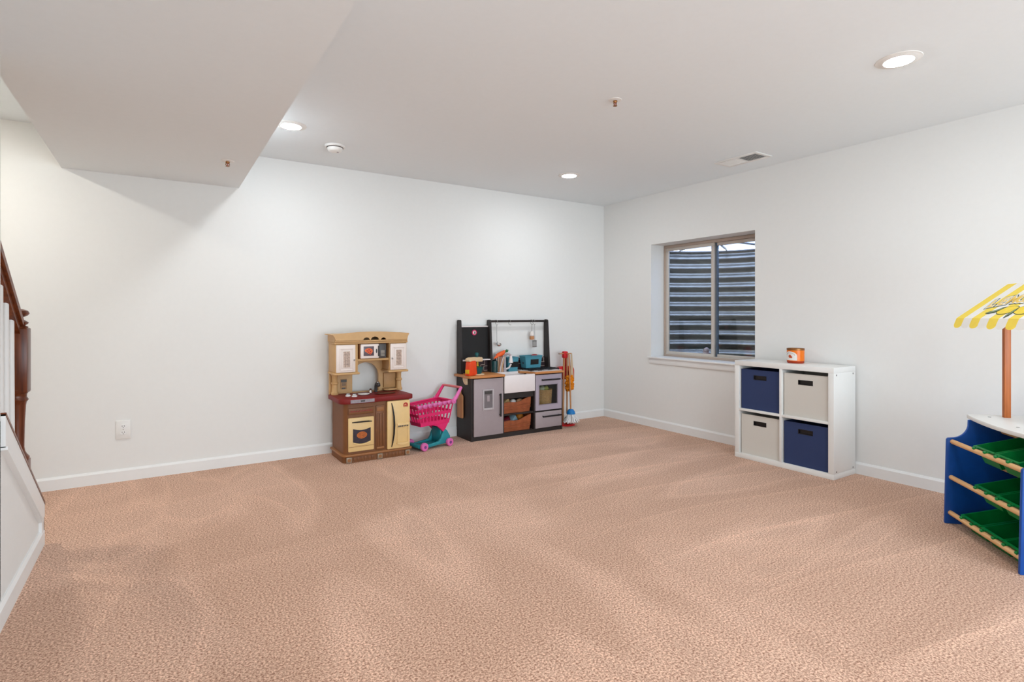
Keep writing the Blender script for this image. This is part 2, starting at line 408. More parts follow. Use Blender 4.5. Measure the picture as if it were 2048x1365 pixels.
# ------------------------------------------------------------------ window
win = thing('window_1', 'sliding window in almond frame looking into a corrugated steel well', None, (.2,-1.28,WZ0), world=True, kind='structure')
FX = .185
def frame(y0, y1, z0, z1, wd, x0, x1, mt, nm, par):
    m = MB().box(x0,x1,y0,y1,z0,z0+wd,.003); m.box(x0,x1,y0,y1,z1-wd,z1,.003)
    m.box(x0,x1,y0,y0+wd,z0+wd,z1-wd,.003); m.box(x0,x1,y1-wd,y1,z0+wd,z1-wd,.003)
    return m.build(nm, mt, par)
frame(WY0+.002, WY1-.002, WZ0+.003, WZ1-.002, .028, FX, FX+.06, 'taupe', 'outer_frame', win)
YM = -1.285
s1 = frame(YM-.022, WY1-.03, WZ0+.03, WZ1-.03, .030, FX+.004, FX+.026, 'frame', 'sash', win)
s2 = frame(WY0+.03, YM+.0, WZ0+.03, WZ1-.03, .030, FX+.032, FX+.054, 'frame', 'sash', win)
MB().box(FX+.030, FX+.056, YM-.040, YM-.022, WZ0+.032, WZ1-.032, .002).build('dark_strip', 'greyblue', win)  # dark grey-blue strip along the inner edge of the right sash
MB().box(FX+.014, FX+.017, YM+.01, WY1-.06, WZ0+.06, WZ1-.06).build('pane', 'glass', s1)
MB().box(FX+.042, FX+.045, WY0+.06, YM-.03, WZ0+.06, WZ1-.06).build('pane', 'glass', s2)
MB().box(FX+.003, FX+.03, WY0+.03, WY1-.03, WZ0+.028, WZ0+.036).build('track', 'frame', win)
m = MB().box(-.028, WD-.03, WY0-.03, WY1+.028, WZ0-.008, WZ0+.008, .004)
struct('trim_4', m, 'trim', 'white window stool under the sliding window')
struct('trim_5', MB().box(-.013, 0, WY0-.02, WY1+.018, .645, WZ0-.006, .002), 'trim', 'white apron board under the window stool')
# window well outside
wl = thing('window_well', 'corrugated galvanised steel window well outside the sliding window', 'window well', (.6,-1.28,.45), world=True)
CYW, RY, RX, ZT = -1.28, .86, .92, 1.835
bm_ = MB(); nz, na = 112, 48; P = .105
grid = []
for i in range(nz+1):
    z = .45+(ZT-.45)*i/nz; off = .018*math.sin(2*math.pi*(ZT-z)/P)
    row = []
    for k in range(na+1):
        a = -math.pi/2+math.pi*k/na
        row.append(bm_.bm.verts.new((WD+.01+max(0,(RX+off)*math.cos(a)), CYW+(RY+off)*math.sin(a), z)))
    grid.append(row)
for i in range(nz):
    for k in range(na): bm_.bm.faces.new((grid[i][k], grid[i][k+1], grid[i+1][k+1], grid[i+1][k]))
bm_.build('steel_liner', 'steel', wl, ang=80)
rim = [(WD+.01+RX*math.cos(-math.pi/2+math.pi*k/na), CYW+RY*math.sin(-math.pi/2+math.pi*k/na), ZT) for k in range(na+1)]
MB().tube(rim, .012, 6).build('rim', 'steelgrey', wl)
m = MB().prism([(WD+.012+(RX+.03)*math.cos(-math.pi/2+math.pi*k/24), CYW+(RY+.03)*math.sin(-math.pi/2+math.pi*k/24)) for k in range(25)], 'z', ZT+.03, ZT+.033)
cv = m.build('cover', 'cover', wl)
for a in (-62,-30,0,30,62):
    r = math.radians(a)
    MB().tube([(WD+.02, CYW, ZT+.022), (WD+.01+RX*math.cos(r), CYW+RY*math.sin(r), ZT+.02)], .011, 6).build('cover_bar', 'steelgrey', wl)
MB().prism([(WD+.012+(RX+.03)*math.cos(-math.pi/2+math.pi*k/24), CYW+(RY+.03)*math.sin(-math.pi/2+math.pi*k/24)) for k in range(25)], 'z', .40, .47).build('gravel_bed', 'gravel', wl)
m = MB().box(WD, WD+.02, WY0-.4, WY0, .45, 1.9); m.box(WD, WD+.02, WY1, WY1+.4, .45, 1.9); m.box(WD, WD+.02, WY0, WY1, .45, WZ0)
m.build('foundation_facing', mat('concrete', (150,146,140), .9, vary=.1, scale=8), wl)
m = MB()
for dx, dy, dz, r in ((0,0,0,.034),(.010,.012,.030,.028),(-.008,-.010,.038,.026)): m.ball((dx,dy,dz+.034), r, (1,1,1), 12)
solid('pink_ball', m, mat('pale_pink_fleece', (236,206,206), .9, vary=.1, scale=60), 'pale pink soft ball on the ledge behind the window glass', 'ball', (.278,-1.155,.722))
MB2 = MB().box(WD+.002, .33, WY0, WY1, WZ0-.05, WZ0+.015); struct('trim_6', MB2, mat('concrete_ledge', (140,136,130), .9), 'grey ledge outside the window')

# ------------------------------------------------------------------ ceiling fittings
def can(x, y, label, mt='lamp'):
    t = thing('recessed_light', label, 'ceiling light', (x,y,H-.02), group='recessed ceiling lights')
    MB().lathe([(.074,.012),(.080,.0155),(.094,.0175),(.096,.02),(.074,.02)], n=40).build('trim_ring', 'white_metal', t)
    MB().lathe([(0,.005),(.03,.0065),(.055,.010),(.074,.0155),(.074,.0195),(0,.0195)], n=40).build('lens', mt, t)
can(-1.227,-3.397,'lit recessed ceiling light between the sprinkler head and the window wall')
can(-1.19,-.853,'lit recessed ceiling light above the black and grey toy kitchen')
can(-3.487,-.856,'lit recessed ceiling light tucked beside the soffit and smoke detector')
can(-3.46,-3.397,'lit recessed ceiling light over the middle of the carpet beside the soffit')
can(-1.2,-5.9,'lit recessed ceiling light at the other end of the room near window wall')
can(-3.46,-5.9,'lit recessed ceiling light at the other end of the room beside soffit')
can(-5.32,-.80,'lit recessed ceiling light over the foot of the stairs','lampwarm')
t = thing('smoke_detector', 'round white smoke detector on the ceiling by the soffit', 'smoke detector', (-3.136,-.585,H-.045))
MB().lathe([(.066,.03),(.070,.034),(.070,.045),(0,.045)], n=36).build('base_plate', 'white_metal', t)
MB().lathe([(0,0),(.036,.001),(.046,.005),(.052,.014),(.054,.024),(.054,.026),(0,.026)], n=36).build('cover', 'white_metal', t)
MB().lathe([(.05,.0255),(.058,.027),(.058,.031),(.05,.0305)], n=36).build('vent_slot', 'darkgrey', t)
MB().lathe([(0,-.001),(.008,-.001),(.008,.002),(0,.002)], (.02,.0,0), n=12).build('test_button', 'greyprint', t)
def sprinkler(x, y, z, label):
    t = thing('fire_sprinkler', label, 'sprinkler', (x,y,z-.035), group='ceiling sprinkler heads')
    MB().lathe([(.024,.030),(.036,.0325),(.038,.035),(.024,.035)], n=28).build('escutcheon', 'white_metal', t)
    MB().lathe([(.011,.035),(.012,.024),(.009,.018)], n=14).build('body', 'gold', t)
    m = MB()
    for s in (-1,1): m.tube([(s*.009,0,.02),(s*.011,0,.010),(s*.003,0,.003)], .0022, 6)
    m.build('frame_arm', 'gold', t)
    MB().tube([(0,0,.018),(0,0,.003)], .0022, 6).build('bulb', 'redprint', t)
    MB().lathe([(0,0),(.012,0),(.012,.002),(0,.002)], n=14).build('deflector', 'gold', t)
sprinkler(-2.026,-2.301,H,'small copper sprinkler head in white ring on the open ceiling')
sprinkler(-3.843,-.77,H-.263,'small copper sprinkler head in white ring under the soffit')
# two way ceiling register
t = thing('ceiling_vent', 'white two way ceiling register with louvres beside the window wall', 'vent', (-.36,-1.978,H-.008))
m = MB(); 
for a in ((-.105,.105,-.185,-.158),(-.105,.105,.158,.185),(-.105,-.072,-.158,.158),(.072,.105,-.158,.158),(-.072,.072,-.008,.008)): m.box(a[0],a[1],a[2],a[3],0,.008,.002)
m.build('frame', 'white_metal', t)
MB().box(-.09,.09,-.17,.17,.0065,.0078).build('duct_opening', mat('dark_duct', (52,34,22), .9), t)
for sgn, ya in ((1,-.158),(-1,.008)):
    for i in range(11):
        y = ya+.0136*(i+.5)
        mtx = Matrix.Translation((0,y,.003)) @ Matrix.Rotation(sgn*math.radians(38), 4, 'X')
        MB().box(-.072,.072,-.0062,.0062,-.0005,.0005,mtx=mtx).build('louvre', 'white_metal', t)
# outlet
t = thing('wall_outlet', 'white duplex electrical outlet low on the long white wall', 'outlet', (-4.407,0,.351))
MB().box(-.042,.042,-.007,0,-.064,.064,.003).build('cover_plate', 'white_metal', t)
for s in (-1,1):
    r = MB().lathe([(.017,-.003),(.017,.003)], (0,-.007,s*.021), 20, mtx=ROTX, sy=.82).build('receptacle', 'trim', t)
    m = MB()
    for dx in (-.0065,.0065): m.box(dx-.0013,dx+.0013,-.0105,-.0099,s*.021+.0005,s*.021+.009)
    m.lathe([(.0026,-.0003),(.0026,.0003)], (0,-.0102,s*.021-.0065), 10, mtx=ROTX)
    m.build('slot', 'darkgrey', r)
MB().lathe([(.003,-.001),(.003,.001)], (0,-.0075,0), 10, mtx=ROTX).build('screw', 'steelgrey', t)

# ------------------------------------------------------------------ tan and brown toy kitchen
k = thing('toy_kitchen', 'tan and brown plastic toy kitchen with burgundy countertop and arched hutch', 'toy kitchen', (-2.75,-.25,0), world=True)
XA, XB, YF, YK = -3.018, -2.488, -.402, -.07
def plan(x0, x1, y0, y1, r, rr=None):
    rr = r if rr is None else rr
    return [(x1,y1),(x0,y1)] + arc(x0+r, y0+r, r, 180, 270, 5) + arc(x1-rr, y0+rr, rr, 270, 360, 4)
MB().prism(plan(XA-.006, XB+.006, YF-.008, YK, .05, .02), 'z', 0, .05).build('plinth', 'brown', k)
MB().prism(plan(XA-.02, XB+.016, YF-.022, YK, .05, .02), 'z', .05, .066, .004).build('plinth_moulding', 'brown_hi', k)
MB().prism(plan(XA, XB, YF, YK, .045, .015), 'z', .066, .458).build('base_cabinet', 'brown', k)
for x in (-2.985, -2.742, -2.512):
    b = MB().box(x-.020,x+.020,YF-.020,YF-.006,.004,.046,.002).build('corner_block', mat('faded_brown_plastic', (156,134,112), .5, vary=.12), k)
    MB().lathe([(.004,-.0015),(.012,-.002),(.013,.002),(.004,.002)], (x,YF-.020,.025), 16, mtx=ROTX).build('rosette', 'brown_hi', b)
for x in [(-2.965+.028*i) for i in range(17)]:
    if min(abs(x-q) for q in (-2.985,-2.742,-2.512)) > .028: MB().box(x-.010,x+.010,YF-.0115,YF-.006,.010,.040,.001).build('plinth_slat', 'brown', k)
# countertop: bulges forward over the oven
ctr = [(-2.48,-.075),(-3.055,-.075)] + arc(-2.995,-.375,.062,180,250,6) + [(-2.985,-.445),(-2.79,-.447),(-2.765,-.437),(-2.73,-.43),(-2.50,-.43)] + arc(-2.492,-.404,.026,270,350,4)
c = MB().prism(ctr, 'z', .456, .495, .008).build('countertop', 'burgundy', k)
MB().prism([(-2.982,.463),(-2.797,.463),(-2.797,.488),(-2.982,.488)], 'y', -.451, -.444).build('control_panel', 'greyprint', c)
MB().prism([(-2.905,.470),(-2.872,.470),(-2.872,.482),(-2.905,.482)], 'y', -.4525, -.450).build('display', 'darkgrey', c)
MB().lathe([(.088,.003),(.080,.004),(.070,-.0005),(.0,-.0005)], (-2.655,-.285,.4955), 28, sy=.62).build('sink_basin', mat('dark_burgundy_sink', (70,14,14), .35), c)
# range knobs and burner ring
for x, y in ((-2.951,-.274),(-2.914,-.318)):
    q = MB().lathe([(.021,0),(.021,.006),(.014,.010),(0,.011)], (x,y,.495), 16).build('stove_knob', 'white_metal', k)
    MB().box(x-.014,x+.014,y-.004,y+.004,.505,.516,.002).build('knob_grip', 'steelgrey', q)
fc = MB().tube([(-2.688,-.16,.494),(-2.688,-.162,.545),(-2.688,-.175,.566),(-2.688,-.20,.574),(-2.688,-.225,.566),(-2.688,-.235,.552)], [.014,.013,.013,.014,.015,.014], 12).build('faucet', 'darkgrey', k)
MB().ball((-2.688,-.20,.582), .013, (1,1.5,.8)).build('faucet_top', 'chrome', fc)
MB().lathe([(.014,0),(.011,.012),(.007,.022),(.012,.03),(0,.038)], (-2.735,-.165,.494), 14).build('tap_handle', 'chrome', fc)
# oven
ov = MB().box(-2.991,-2.790,YF-.020,YF,.085,.346,.008).build('oven_door', 'cream', k)
MB().tube([(-2.965,YF-.024,.312),(-2.93,YF-.036,.3145),(-2.89,YF-.039,.315),(-2.84,YF-.036,.3135),(-2.81,YF-.024,.309)], [.004,.008,.009,.008,.004], 8, .7).build('oven_handle', 'black', ov)
wn = [(-2.957,.160)] + [(-2.957+.138*i/8, .160-.016*math.sin(math.pi*i/8)) for i in range(1,8)] + [(-2.819,.160),(-2.819,.262)] + [(-2.819-.138*i/8, .262-.014*math.sin(math.pi*i/8)) for i in range(1,8)] + [(-2.957,.262)]
ow = MB().prism(wn, 'y', YF-.0225, YF-.019).build('oven_window', mat('dark_oven_print', (48,40,52), .3, vary=.3, scale=40), ov)
MB().lathe([(.040,-.0008),(.040,.0008)], (-2.888,YF-.0232,.210), 24, mtx=ROTX, sy=.66).build('pie_print', 'orangeprint', ow)
m = MB()
for i in range(-3,4):
    m.box(-2.888+i*.0105-.001,-2.888+i*.0105+.001,YF-.0247,YF-.0238,.210-.024*(1-(i/4.2)**2)**.5,.210+.024*(1-(i/4.2)**2)**.5)
for i in range(-2,3):
    hw = .036*(1-(i/3.)**2)**.5; m.box(-2.888-hw,-2.888+hw,YF-.0247,YF-.0238,.210+i*.009-.0008,.210+i*.009+.0008)
m.build('pie_lattice', mat('brown_crust_print', (140,66,22), .5), ow)
MB().tube([(-2.957,YF-.022,.154)]+[(-2.957+.138*i/8,YF-.024,.152-.017*math.sin(math.pi*i/8)) for i in range(1,8)]+[(-2.819,YF-.022,.154)], .005, 6).build('window_lip', 'cream', ov)
MB().box(-2.989,-2.792,YF-.0212,YF-.0195,.122,.125).build('drawer_seam', 'brown_hi', ov)
gp = MB().box(-2.989,-2.792,YF-.012,YF,.370,.418,.004).build('grille_panel', 'brown', k)
m = MB()
for i in range(8): m.prism(arc(-2.965+.0215*i, .390, .0105, 0, 180, 8), 'y', YF-.0145, YF-.011)
m.build('grille_scallop', mat('red_brown_plastic', (140,52,34), .5), gp)
mp = MB().box(-2.772,-2.700,YF-.008,YF,.075,.425,.004).build('centre_panel', 'brown', k)
for i in range(3): MB().box(-2.764+.022*i,-2.750+.022*i,YF-.014,YF-.007,.105,.362,.003).build('pilaster_rib', 'brown', mp)
MB().box(-2.766,-2.706,YF-.012,YF-.007,.378,.410,.003).build('raised_tile', 'brown_hi', mp)
MB().box(-2.766,-2.706,YF-.012,YF-.007,.082,.098,.003).build('raised_tile', 'brown_hi', mp)
# refrigerator
rf = MB().box(-2.686,-2.494,YF-.026,YF,.068,.452,.009).build('refrigerator_door', 'cream', k)
MB().tube([(-2.650,YF-.026,.435),(-2.645,YF-.036,.40),(-2.638,YF-.046,.33),(-2.636,YF-.049,.26),(-2.638,YF-.046,.19),(-2.645,YF-.036,.12),(-2.650,YF-.026,.086)], [.003,.005,.007,.008,.007,.005,.003], 8, .8).build('door_handle', 'black', rf)
dp = MB().box(-2.606,-2.508,YF-.034,YF-.025,.236,.268,.004).build('dispenser_hood', 'cream', rf)
m = MB()
for i in range(6): m.box(-2.598+.0145*i,-2.587+.0145*i,YF-.0352,YF-.0335,.240,.251,0)
m.build('button_print', 'darkgrey', dp)
for x in (-2.606,-2.516): MB().box(x,x+.008,YF-.031,YF-.025,.105,.236,.002).build('dispenser_side', 'cream', rf)
MB().prism([(-2.610,.108)]+[(-2.610+.104*i/6,.108-.012*math.sin(math.pi*i/6)) for i in range(1,6)]+[(-2.506,.108),(-2.506,.116),(-2.610,.116)], 'y', YF-.042, YF-.025).build('dispenser_tray', 'cream', rf)
lg = MB().prism([(-2.552,.395)]+arc(-2.533,.412,.0195,180,0,12)+[(-2.514,.395)], 'y', YF-.0272, YF-.0255).build('emblem', 'redprint', rf)
m = MB().prism(arc(-2.535,.410,.0085,20,200,8)+arc(-2.535,.410,.004,200,20,6), 'y', YF-.0282, YF-.027)
m.box(-2.5525,-2.5135,YF-.0282,YF-.027,.3985,.4010)
m.build('emblem_mark', 'cream', lg)
# hutch
HF, HB = -.272, -.075
back = [(-2.46,.48),(-2.46,.93),(-3.05,.93),(-3.05,.48),(-2.866,.48),(-2.866,.63)] + arc(-2.755,.63,.111,180,0,16) [1:-1] + [(-2.644,.63),(-2.644,.48)]
MB().prism(back, 'y', HB-.025, HB).build('hutch_back', 'tan', k)
MB().box(-2.866,-2.644,HB-.04,HB-.0,.488,.502,.004).build('backsplash_sill', 'tan', k)
for x0, x1, dx0, dx1, wx0, wx1, kx, ty in ((-3.052,-2.872,-3.046,-2.896,-2.992,-2.940,-2.908,0),(-2.612,-2.463,-2.607,-2.470,-2.560,-2.514,-2.594,0)):
    cb = MB().box(x0,x1,HF,HB-.02,.680,.906,.004).build('wall_cabinet', 'tan', k)
    MB().box(x0-.012,x1+.012,HF-.016,HB-.02,.664,.681,.006).build('cabinet_ledge', 'tan', cb)
    d = MB().box(dx0,dx1,HF-.014,HF,.684,.900,.004).build('cabinet_door', 'pinkwhite', k)
    cx = (wx0+wx1)/2
    m = MB()
    ix0, ix1, iz0, iz1 = wx0-.020, wx1+.020, .708, .866
    for a in ((ix0-.008,ix0,iz0-.008,iz1+.008),(ix1,ix1+.008,iz0-.008,iz1+.008),(ix0,ix1,iz0-.008,iz0),(ix0,ix1,iz1,iz1+.008)): m.box(a[0],a[1],HF-.019,HF-.013,a[2],a[3],.002)
    m.build('door_moulding', 'pinkwhite', d)
    MB().box(wx0-.010,wx1+.010,HF-.018,HF-.013,.716,.858,.003).build('door_panel', 'pinkwhite', d)
    pw = MB().box(wx0,wx1,HF-.0195,HF-.017,.724,.850).build('leaded_window', 'windowprint', d)
    m = MB()
    for i in range(1,3): m.box(wx0+(wx1-wx0)*i/3-.0007,wx0+(wx1-wx0)*i/3+.0007,HF-.0202,HF-.019,.726,.848)
    for zz in (.748,.775,.80,.825): m.box(wx0+.002,wx1-.002,HF-.0202,HF-.019,zz-.0007,zz+.0007)
    m.build('lead_lines', mat('grey_lead_print', (120,96,92), .5), pw)
    MB().lathe([(.0035,.0),(.006,.008),(.007,.012),(0,.016)], (kx,HF-.014,.780), 12, mtx=ROTX).build('knob', 'steelgrey', d)
MB().box(-2.872,-2.612,HF+.012,HB-.02,.764,.784,.005).build('microwave_shelf', 'tan', k)
mw = MB().box(-2.858,-2.638,HF+.01,HB-.03,.784,.904,.004).build('microwave_body', 'brown_hi', k)
md = MB().box(-2.853,-2.702,HF-.012,HF+.012,.786,.903,.007).build('microwave_door', 'pinkwhite', mw)
pz = MB().box(-2.830,-2.746,HF-.0145,HF-.011,.808,.884,.001).build('microwave_window', mat('grey_purple_print', (96,80,88), .3, vary=.2), mw)
MB().box(-2.712,-2.705,HF-.022,HF-.011,.802,.888,.003).build('microwave_handle', 'black', mw)
MB().lathe([(.018,-.001),(.018,.001)], (-2.724,HF-.0125,.845), 14, mtx=ROTX, sx=.36).build('handle_recess', 'darkgrey', mw)
pnl = MB().box(-2.700,-2.640,HF-.004,HF+.012,.786,.903,.003).build('microwave_keypad', 'darkgrey', mw)
m = MB()
for r in range(5):
    for q in range(3): m.box(-2.686+.0115*q,-2.678+.0115*q,HF-.0052,HF-.0035,.802+.0105*r,.8085+.0105*r)
m.build('keypad_buttons', mat('pale_key_print', (176,168,156), .5), pnl)
m = MB().prism([(-2.818,.842)]+arc(-2.790,.846,.033,165,-35,10,.024)+[(-2.775,.816)], 'y', HF-.0160, HF-.0142)
m.build('pizza_print', mat('pizza_print', (222,104,48), .5, vary=.25, scale=150), mw)
m = MB()
for px, pz_ in ((-2.803,.850),(-2.788,.856),(-2.776,.843),(-2.792,.838),(-2.779,.826)): m.lathe([(.006,-.0006),(.006,.0006)], (px,HF-.0164,pz_), 10, mtx=ROTX)
m.build('pepperoni_print', 'redprint', mw)
MB().box(-3.058,-2.456,HF-.012,HB-.015,.906,.922,.005).build('frieze_moulding', 'tan', k)
# crown with scallops
cr = [(-3.052,.936)]
for cx, r in ((-2.811,.026),(-2.742,.034),(-2.671,.022)):
    cr += [(cx-r,.936)] + arc(cx,.936,r,180,0,10,r*.8)[1:-1] + [(cx+r,.936)]
cr += [(-2.466,.936),(-2.460,.962),(-2.448,.984)] + [(-2.448-.630*i/10, .984+.019*math.sin(math.pi*i/10)) for i in range(1,10)] + [(-3.078,.980),(-3.062,.962)]
MB().prism(cr, 'y', HF-.028, HF-.008).build('crown_front', 'tan', k)
m = MB().prism([(HF-.008,.922),(HF-.008,.978),(HB,.978),(HB,.922)], 'x', -3.058, -3.035); m.prism([(HF-.008,.922),(HF-.008,.978),(HB,.978),(HB,.922)], 'x', -2.48, -2.458)
m.box(-3.04,-2.475,HB-.02,HB,.92,.98)
m.prism([(-3.082,.978),(-2.446,.982),(-2.446,.987),(-3.082,.984)], 'y', HF-.008, HB)
m.build('crown_return', 'tan', k)
MB().box(-3.055,-2.462,HF-.022,HF,.922,.936,.004).build('crown_bead', 'tan', k)
for x in (-3.018, -2.478):
    MB().lathe([(.028,.495),(.030,.51),(.024,.52),(.021,.56),(.021,.575),(.028,.582),(.028,.594),(.021,.60),(.021,.64),(.028,.655),(.030,.667)], (x,-.135,0), 18).build('pillar', 'tan', k)
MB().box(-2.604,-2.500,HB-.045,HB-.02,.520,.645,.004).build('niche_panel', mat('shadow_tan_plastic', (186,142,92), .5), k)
MB().prism([(-2.612,-.10),(-2.612,-.15),(-2.58,-.172),(-2.53,-.172),(-2.498,-.15),(-2.498,-.10)], 'z', .500, .514, .004).build('corner_shelf', 'tan', k)
ph = MB().box(-2.962,-2.912,HB-.031,HB-.024,.530,.612,.002).build('phone_print', mat('tan_print_ground', (178,136,92), .5), k)
m = MB().box(-2.960,-2.914,HB-.0325,HB-.0305,.588,.608)
for r in range(3):
    for q in range(3): m.box(-2.950+.010*q,-2.943+.010*q,HB-.0325,HB-.0305,.560+.009*r,.5655+.009*r)
m.box(-2.954,-2.924,HB-.0325,HB-.0305,.532,.543)
m.build('phone_keys', 'darkgrey', ph)
# plate lying on the counter
m = MB().lathe([(0,.0),(.034,.0),(.046,.006),(.047,.0085),(.033,.004),(0,.0035)], (0,0,0), 26)
solid('toy_plate', m, 'white_metal', 'white toy plate on the burgundy counter', 'plate', (-2.822,-.262,.4952))

# ------------------------------------------------------------------ pink shopping cart
c = thing('shopping_cart', 'hot pink toy shopping cart with turquoise wheeled base', 'toy cart', (-2.236,-.250,0), math.radians(12))
# local: x from front (-) to handle (+), y towards the wall (+)
def ring(L0, L1, W, z, tilt=0): return [(L0,-W,z+tilt*L0),(L1,-W,z+tilt*L1),(L1,W,z+tilt*L1),(L0,W,z+tilt*L0)]
top = [(-.205,.095,.372),(.165,.115,.392)]; bot = [(-.150,.070,.205),(.140,.080,.205)]
def wallp(u, v, side):
    """point on a basket side wall: u along, v up"""
    xb = bot[0][0]+(bot[1][0]-bot[0][0])*u; xt = top[0][0]+(top[1][0]-top[0][0])*u
    wb = bot[0][1]+(bot[1][1]-bot[0][1])*u; wt = top[0][1]+(top[1][1]-top[0][1])*u
    zt = top[0][2]+(top[1][2]-top[0][2])*u
    return Vector((xb+(xt-xb)*v, side*(wb+(wt-wb)*v), .205+(zt-.205)*v))
def endp(u, v, e):
    a = wallp(e, v, -1); b = wallp(e, v, 1); return a.lerp(b, u)
def lattice(fn, cols, rows, inset=(0,1), th=.006):
    """wall with punched slots: bars and rails as small slabs"""
    m = MB(); us = []; n = cols
    for i in range(n+1): us.append(i/n)
    barw = .32/n
    def slab(u0,u1,v0,v1):
        ps = [fn(u0,v0),fn(u1,v0),fn(u1,v1),fn(u0,v1)]
        nrm = (ps[1]-ps[0]).cross(ps[3]-ps[0]).normalized()*th/2
        A = [m.bm.verts.new(p+nrm) for p in ps]; B = [m.bm.verts.new(p-nrm) for p in ps]
        m.bm.faces.new(A); m.bm.faces.new(B[::-1])
        for i in range(4): m.bm.faces.new((A[(i+1)%4],A[i],B[i],B[(i+1)%4]))
    for v0, v1 in rows: slab(0,1,v0,v1)
    for i in range(n+1):
        u = us[i]; slab(max(0,u-barw/2), min(1,u+barw/2), 0, 1)
    bmesh.ops.recalc_face_normals(m.bm, faces=m.bm.faces[:])
    return m
R2 = [(0,.16),(.44,.58),(.86,1)]
for sd in (-1,1): lattice(lambda u,v,sd=sd: wallp(u,v,sd), 9, R2).build('basket_side', 'pink', c)
for e in (0,1): lattice(lambda u,v,e=e: endp(u,v,e), 4, R2).build('basket_end', 'pink', c)
m = MB(); m.prism([(-.152,-.072),(.142,-.082),(.142,.082),(-.152,.072)], 'z', .198, .207); m.build('basket_floor', 'pink', c)
tr = [wallp(0,1,-1),wallp(1,1,-1),wallp(1,1,1),wallp(0,1,1)]
m = MB()
for a, b in zip(tr, tr[1:]+tr[:1]): m.tube([a,b], .0085, 8)
for a in tr: m.ball(a, .0085, n=8)
m.build('basket_rim', 'pink', c)
m = MB()
for i in range(7):      # scalloped valance under the rim
    u = (i+.5)/7.4
    p = wallp(u,.96,-1); q = wallp(u+.06,.96,-1); d = (q-p).normalized()
    nrm = Vector((0,-1,.2)).normalized()
    vs = [m.bm.verts.new(p+d*(.024*math.cos(t))+Vector((0,0,-.026*max(0,math.sin(t))))+nrm*.008+Vector((0,0,.006))) for t in [math.pi*j/8 for j in range(9)]]
    vt = m.bm.verts.new(p+d*.024+nrm*.008+Vector((0,0,.016))); vt2 = m.bm.verts.new(p-d*.024+nrm*.008+Vector((0,0,.016)))
    m.bm.faces.new([vt]+vs+[vt2])
o = m.build('valance', 'lightpink', c); sm = o.modifiers.new('s', 'SOLIDIFY'); sm.thickness = .004; sm.offset = 0
for sd in (-1,1):
    p = wallp(1,1,sd)
    hm = MB().tube([p+Vector((-.012,sd*.012,-.004)), p+Vector((.022,sd*.014,.035)), p+Vector((.058,sd*.012,.085)), p+Vector((.078,sd*.010,.108))], [.017,.014,.012,.011], 10, 1.2)
    h = hm.build('handle_arm', 'lightpink' if sd < 0 else 'pink', c)
    MB().lathe([(.021,-.010),(.023,.0),(.021,.010)], p+Vector((-.012,sd*.014,-.004)), 20, mtx=ROTX).build('pivot_boss', 'lightpink', h)
p0 = wallp(1,1,-1)+Vector((.074,-.008,.108)); p1 = wallp(1,1,1)+Vector((.074,.008,.108))
MB().tube([p0,p1], .011, 12).build('handle_bar', 'peach', c)
# pink pedestal under the basket and turquoise base
def leg(y0, y1, mt, pts, nm): return MB().prism(pts, 'y', y0, y1, .004).build(nm, mt, c)
for sd in (-1,1):
    y0, y1 = (-.085,-.060) if sd < 0 else (.060,.085)
    leg(y0,y1,'pink',[(-.045,.20),(.132,.20),(.10,.150),(.075,.128),(.045,.158),(.010,.185)],'pedestal')
    leg(y0-.004*sd*-1*0,y1,'turq',[(.075,.128),(.10,.150),(.118,.135),(.150,.085),(.155,.025),(.05,.025),(-.15,.012),(-.16,.035),(.03,.052),(.052,.075),(.060,.10)],'base_side')
MB().box(.06,.085,-.062,.062,.03,.16,.006).build('base_back', 'turq', c)
MB().box(-.16,.10,-.062,.062,.022,.034,.004).build('base_deck', 'turq', c)
MB().tube([(-.165,-.08,.035),(-.175,-.04,.04),(-.178,0,.042),(-.175,.04,.04),(-.165,.08,.035)], .016, 8).build('bumper', 'turq', c)
for x in (-.135,.132):
    for sd in (-1,1):
        wy = sd*.100
        wh = MB().lathe([(.012,-.016),(.030,-.0155),(.034,-.010),(.034,.010),(.030,.0155),(.012,.016)], (x,wy,.034), 24, mtx=ROTX).build('wheel', 'lightpink', c)
        MB().lathe([(.0125,-.0168),(.0125,.0168)], (x,wy,.034), 16, mtx=ROTX).build('hub', 'purple', wh)

# ------------------------------------------------------------------ black and grey toy kitchen
k = thing('play_kitchen', 'black and grey wooden toy kitchen with white farmhouse sink and chalkboard', 'toy kitchen', (-1.35,-.17,0), world=True)
X0, X1, F, B = -1.862, -.832, -.302, -.022
XD, XE = -1.524, -1.170         # bay divisions
MB().prism([(B,0),(B,.565),(F,.565),(F,0)], 'x', X0, X0+.016).build('side_panel', 'espresso', k)
MB().prism([(B,0),(B,.565),(F,.565),(F,0)], 'x', X1-.016, X1).build('side_panel', 'espresso', k)
for x in (XD, XE): MB().box(x-.008,x+.008,F,B,.036,.565).build('divider', 'espresso', k)
MB().box(X0+.016,X1-.016,F+.004,B,0,.037).build('plinth', 'espresso', k)
MB().box(X0+.016,X1-.016,B-.006,B,.037,.565).build('back_panel', 'espresso', k)
MB().box(XD+.008,XE-.008,F+.006,B-.006,.196,.210).build('shelf', 'espresso', k)
MB().box(XD+.008,XE-.008,F+.010,F+.022,.352,.415).build('apron_rail', 'espresso', k)
MB().box(XE+.008,X1-.016,F+.006,B-.006,.196,.210).build('shelf', 'espresso', k)
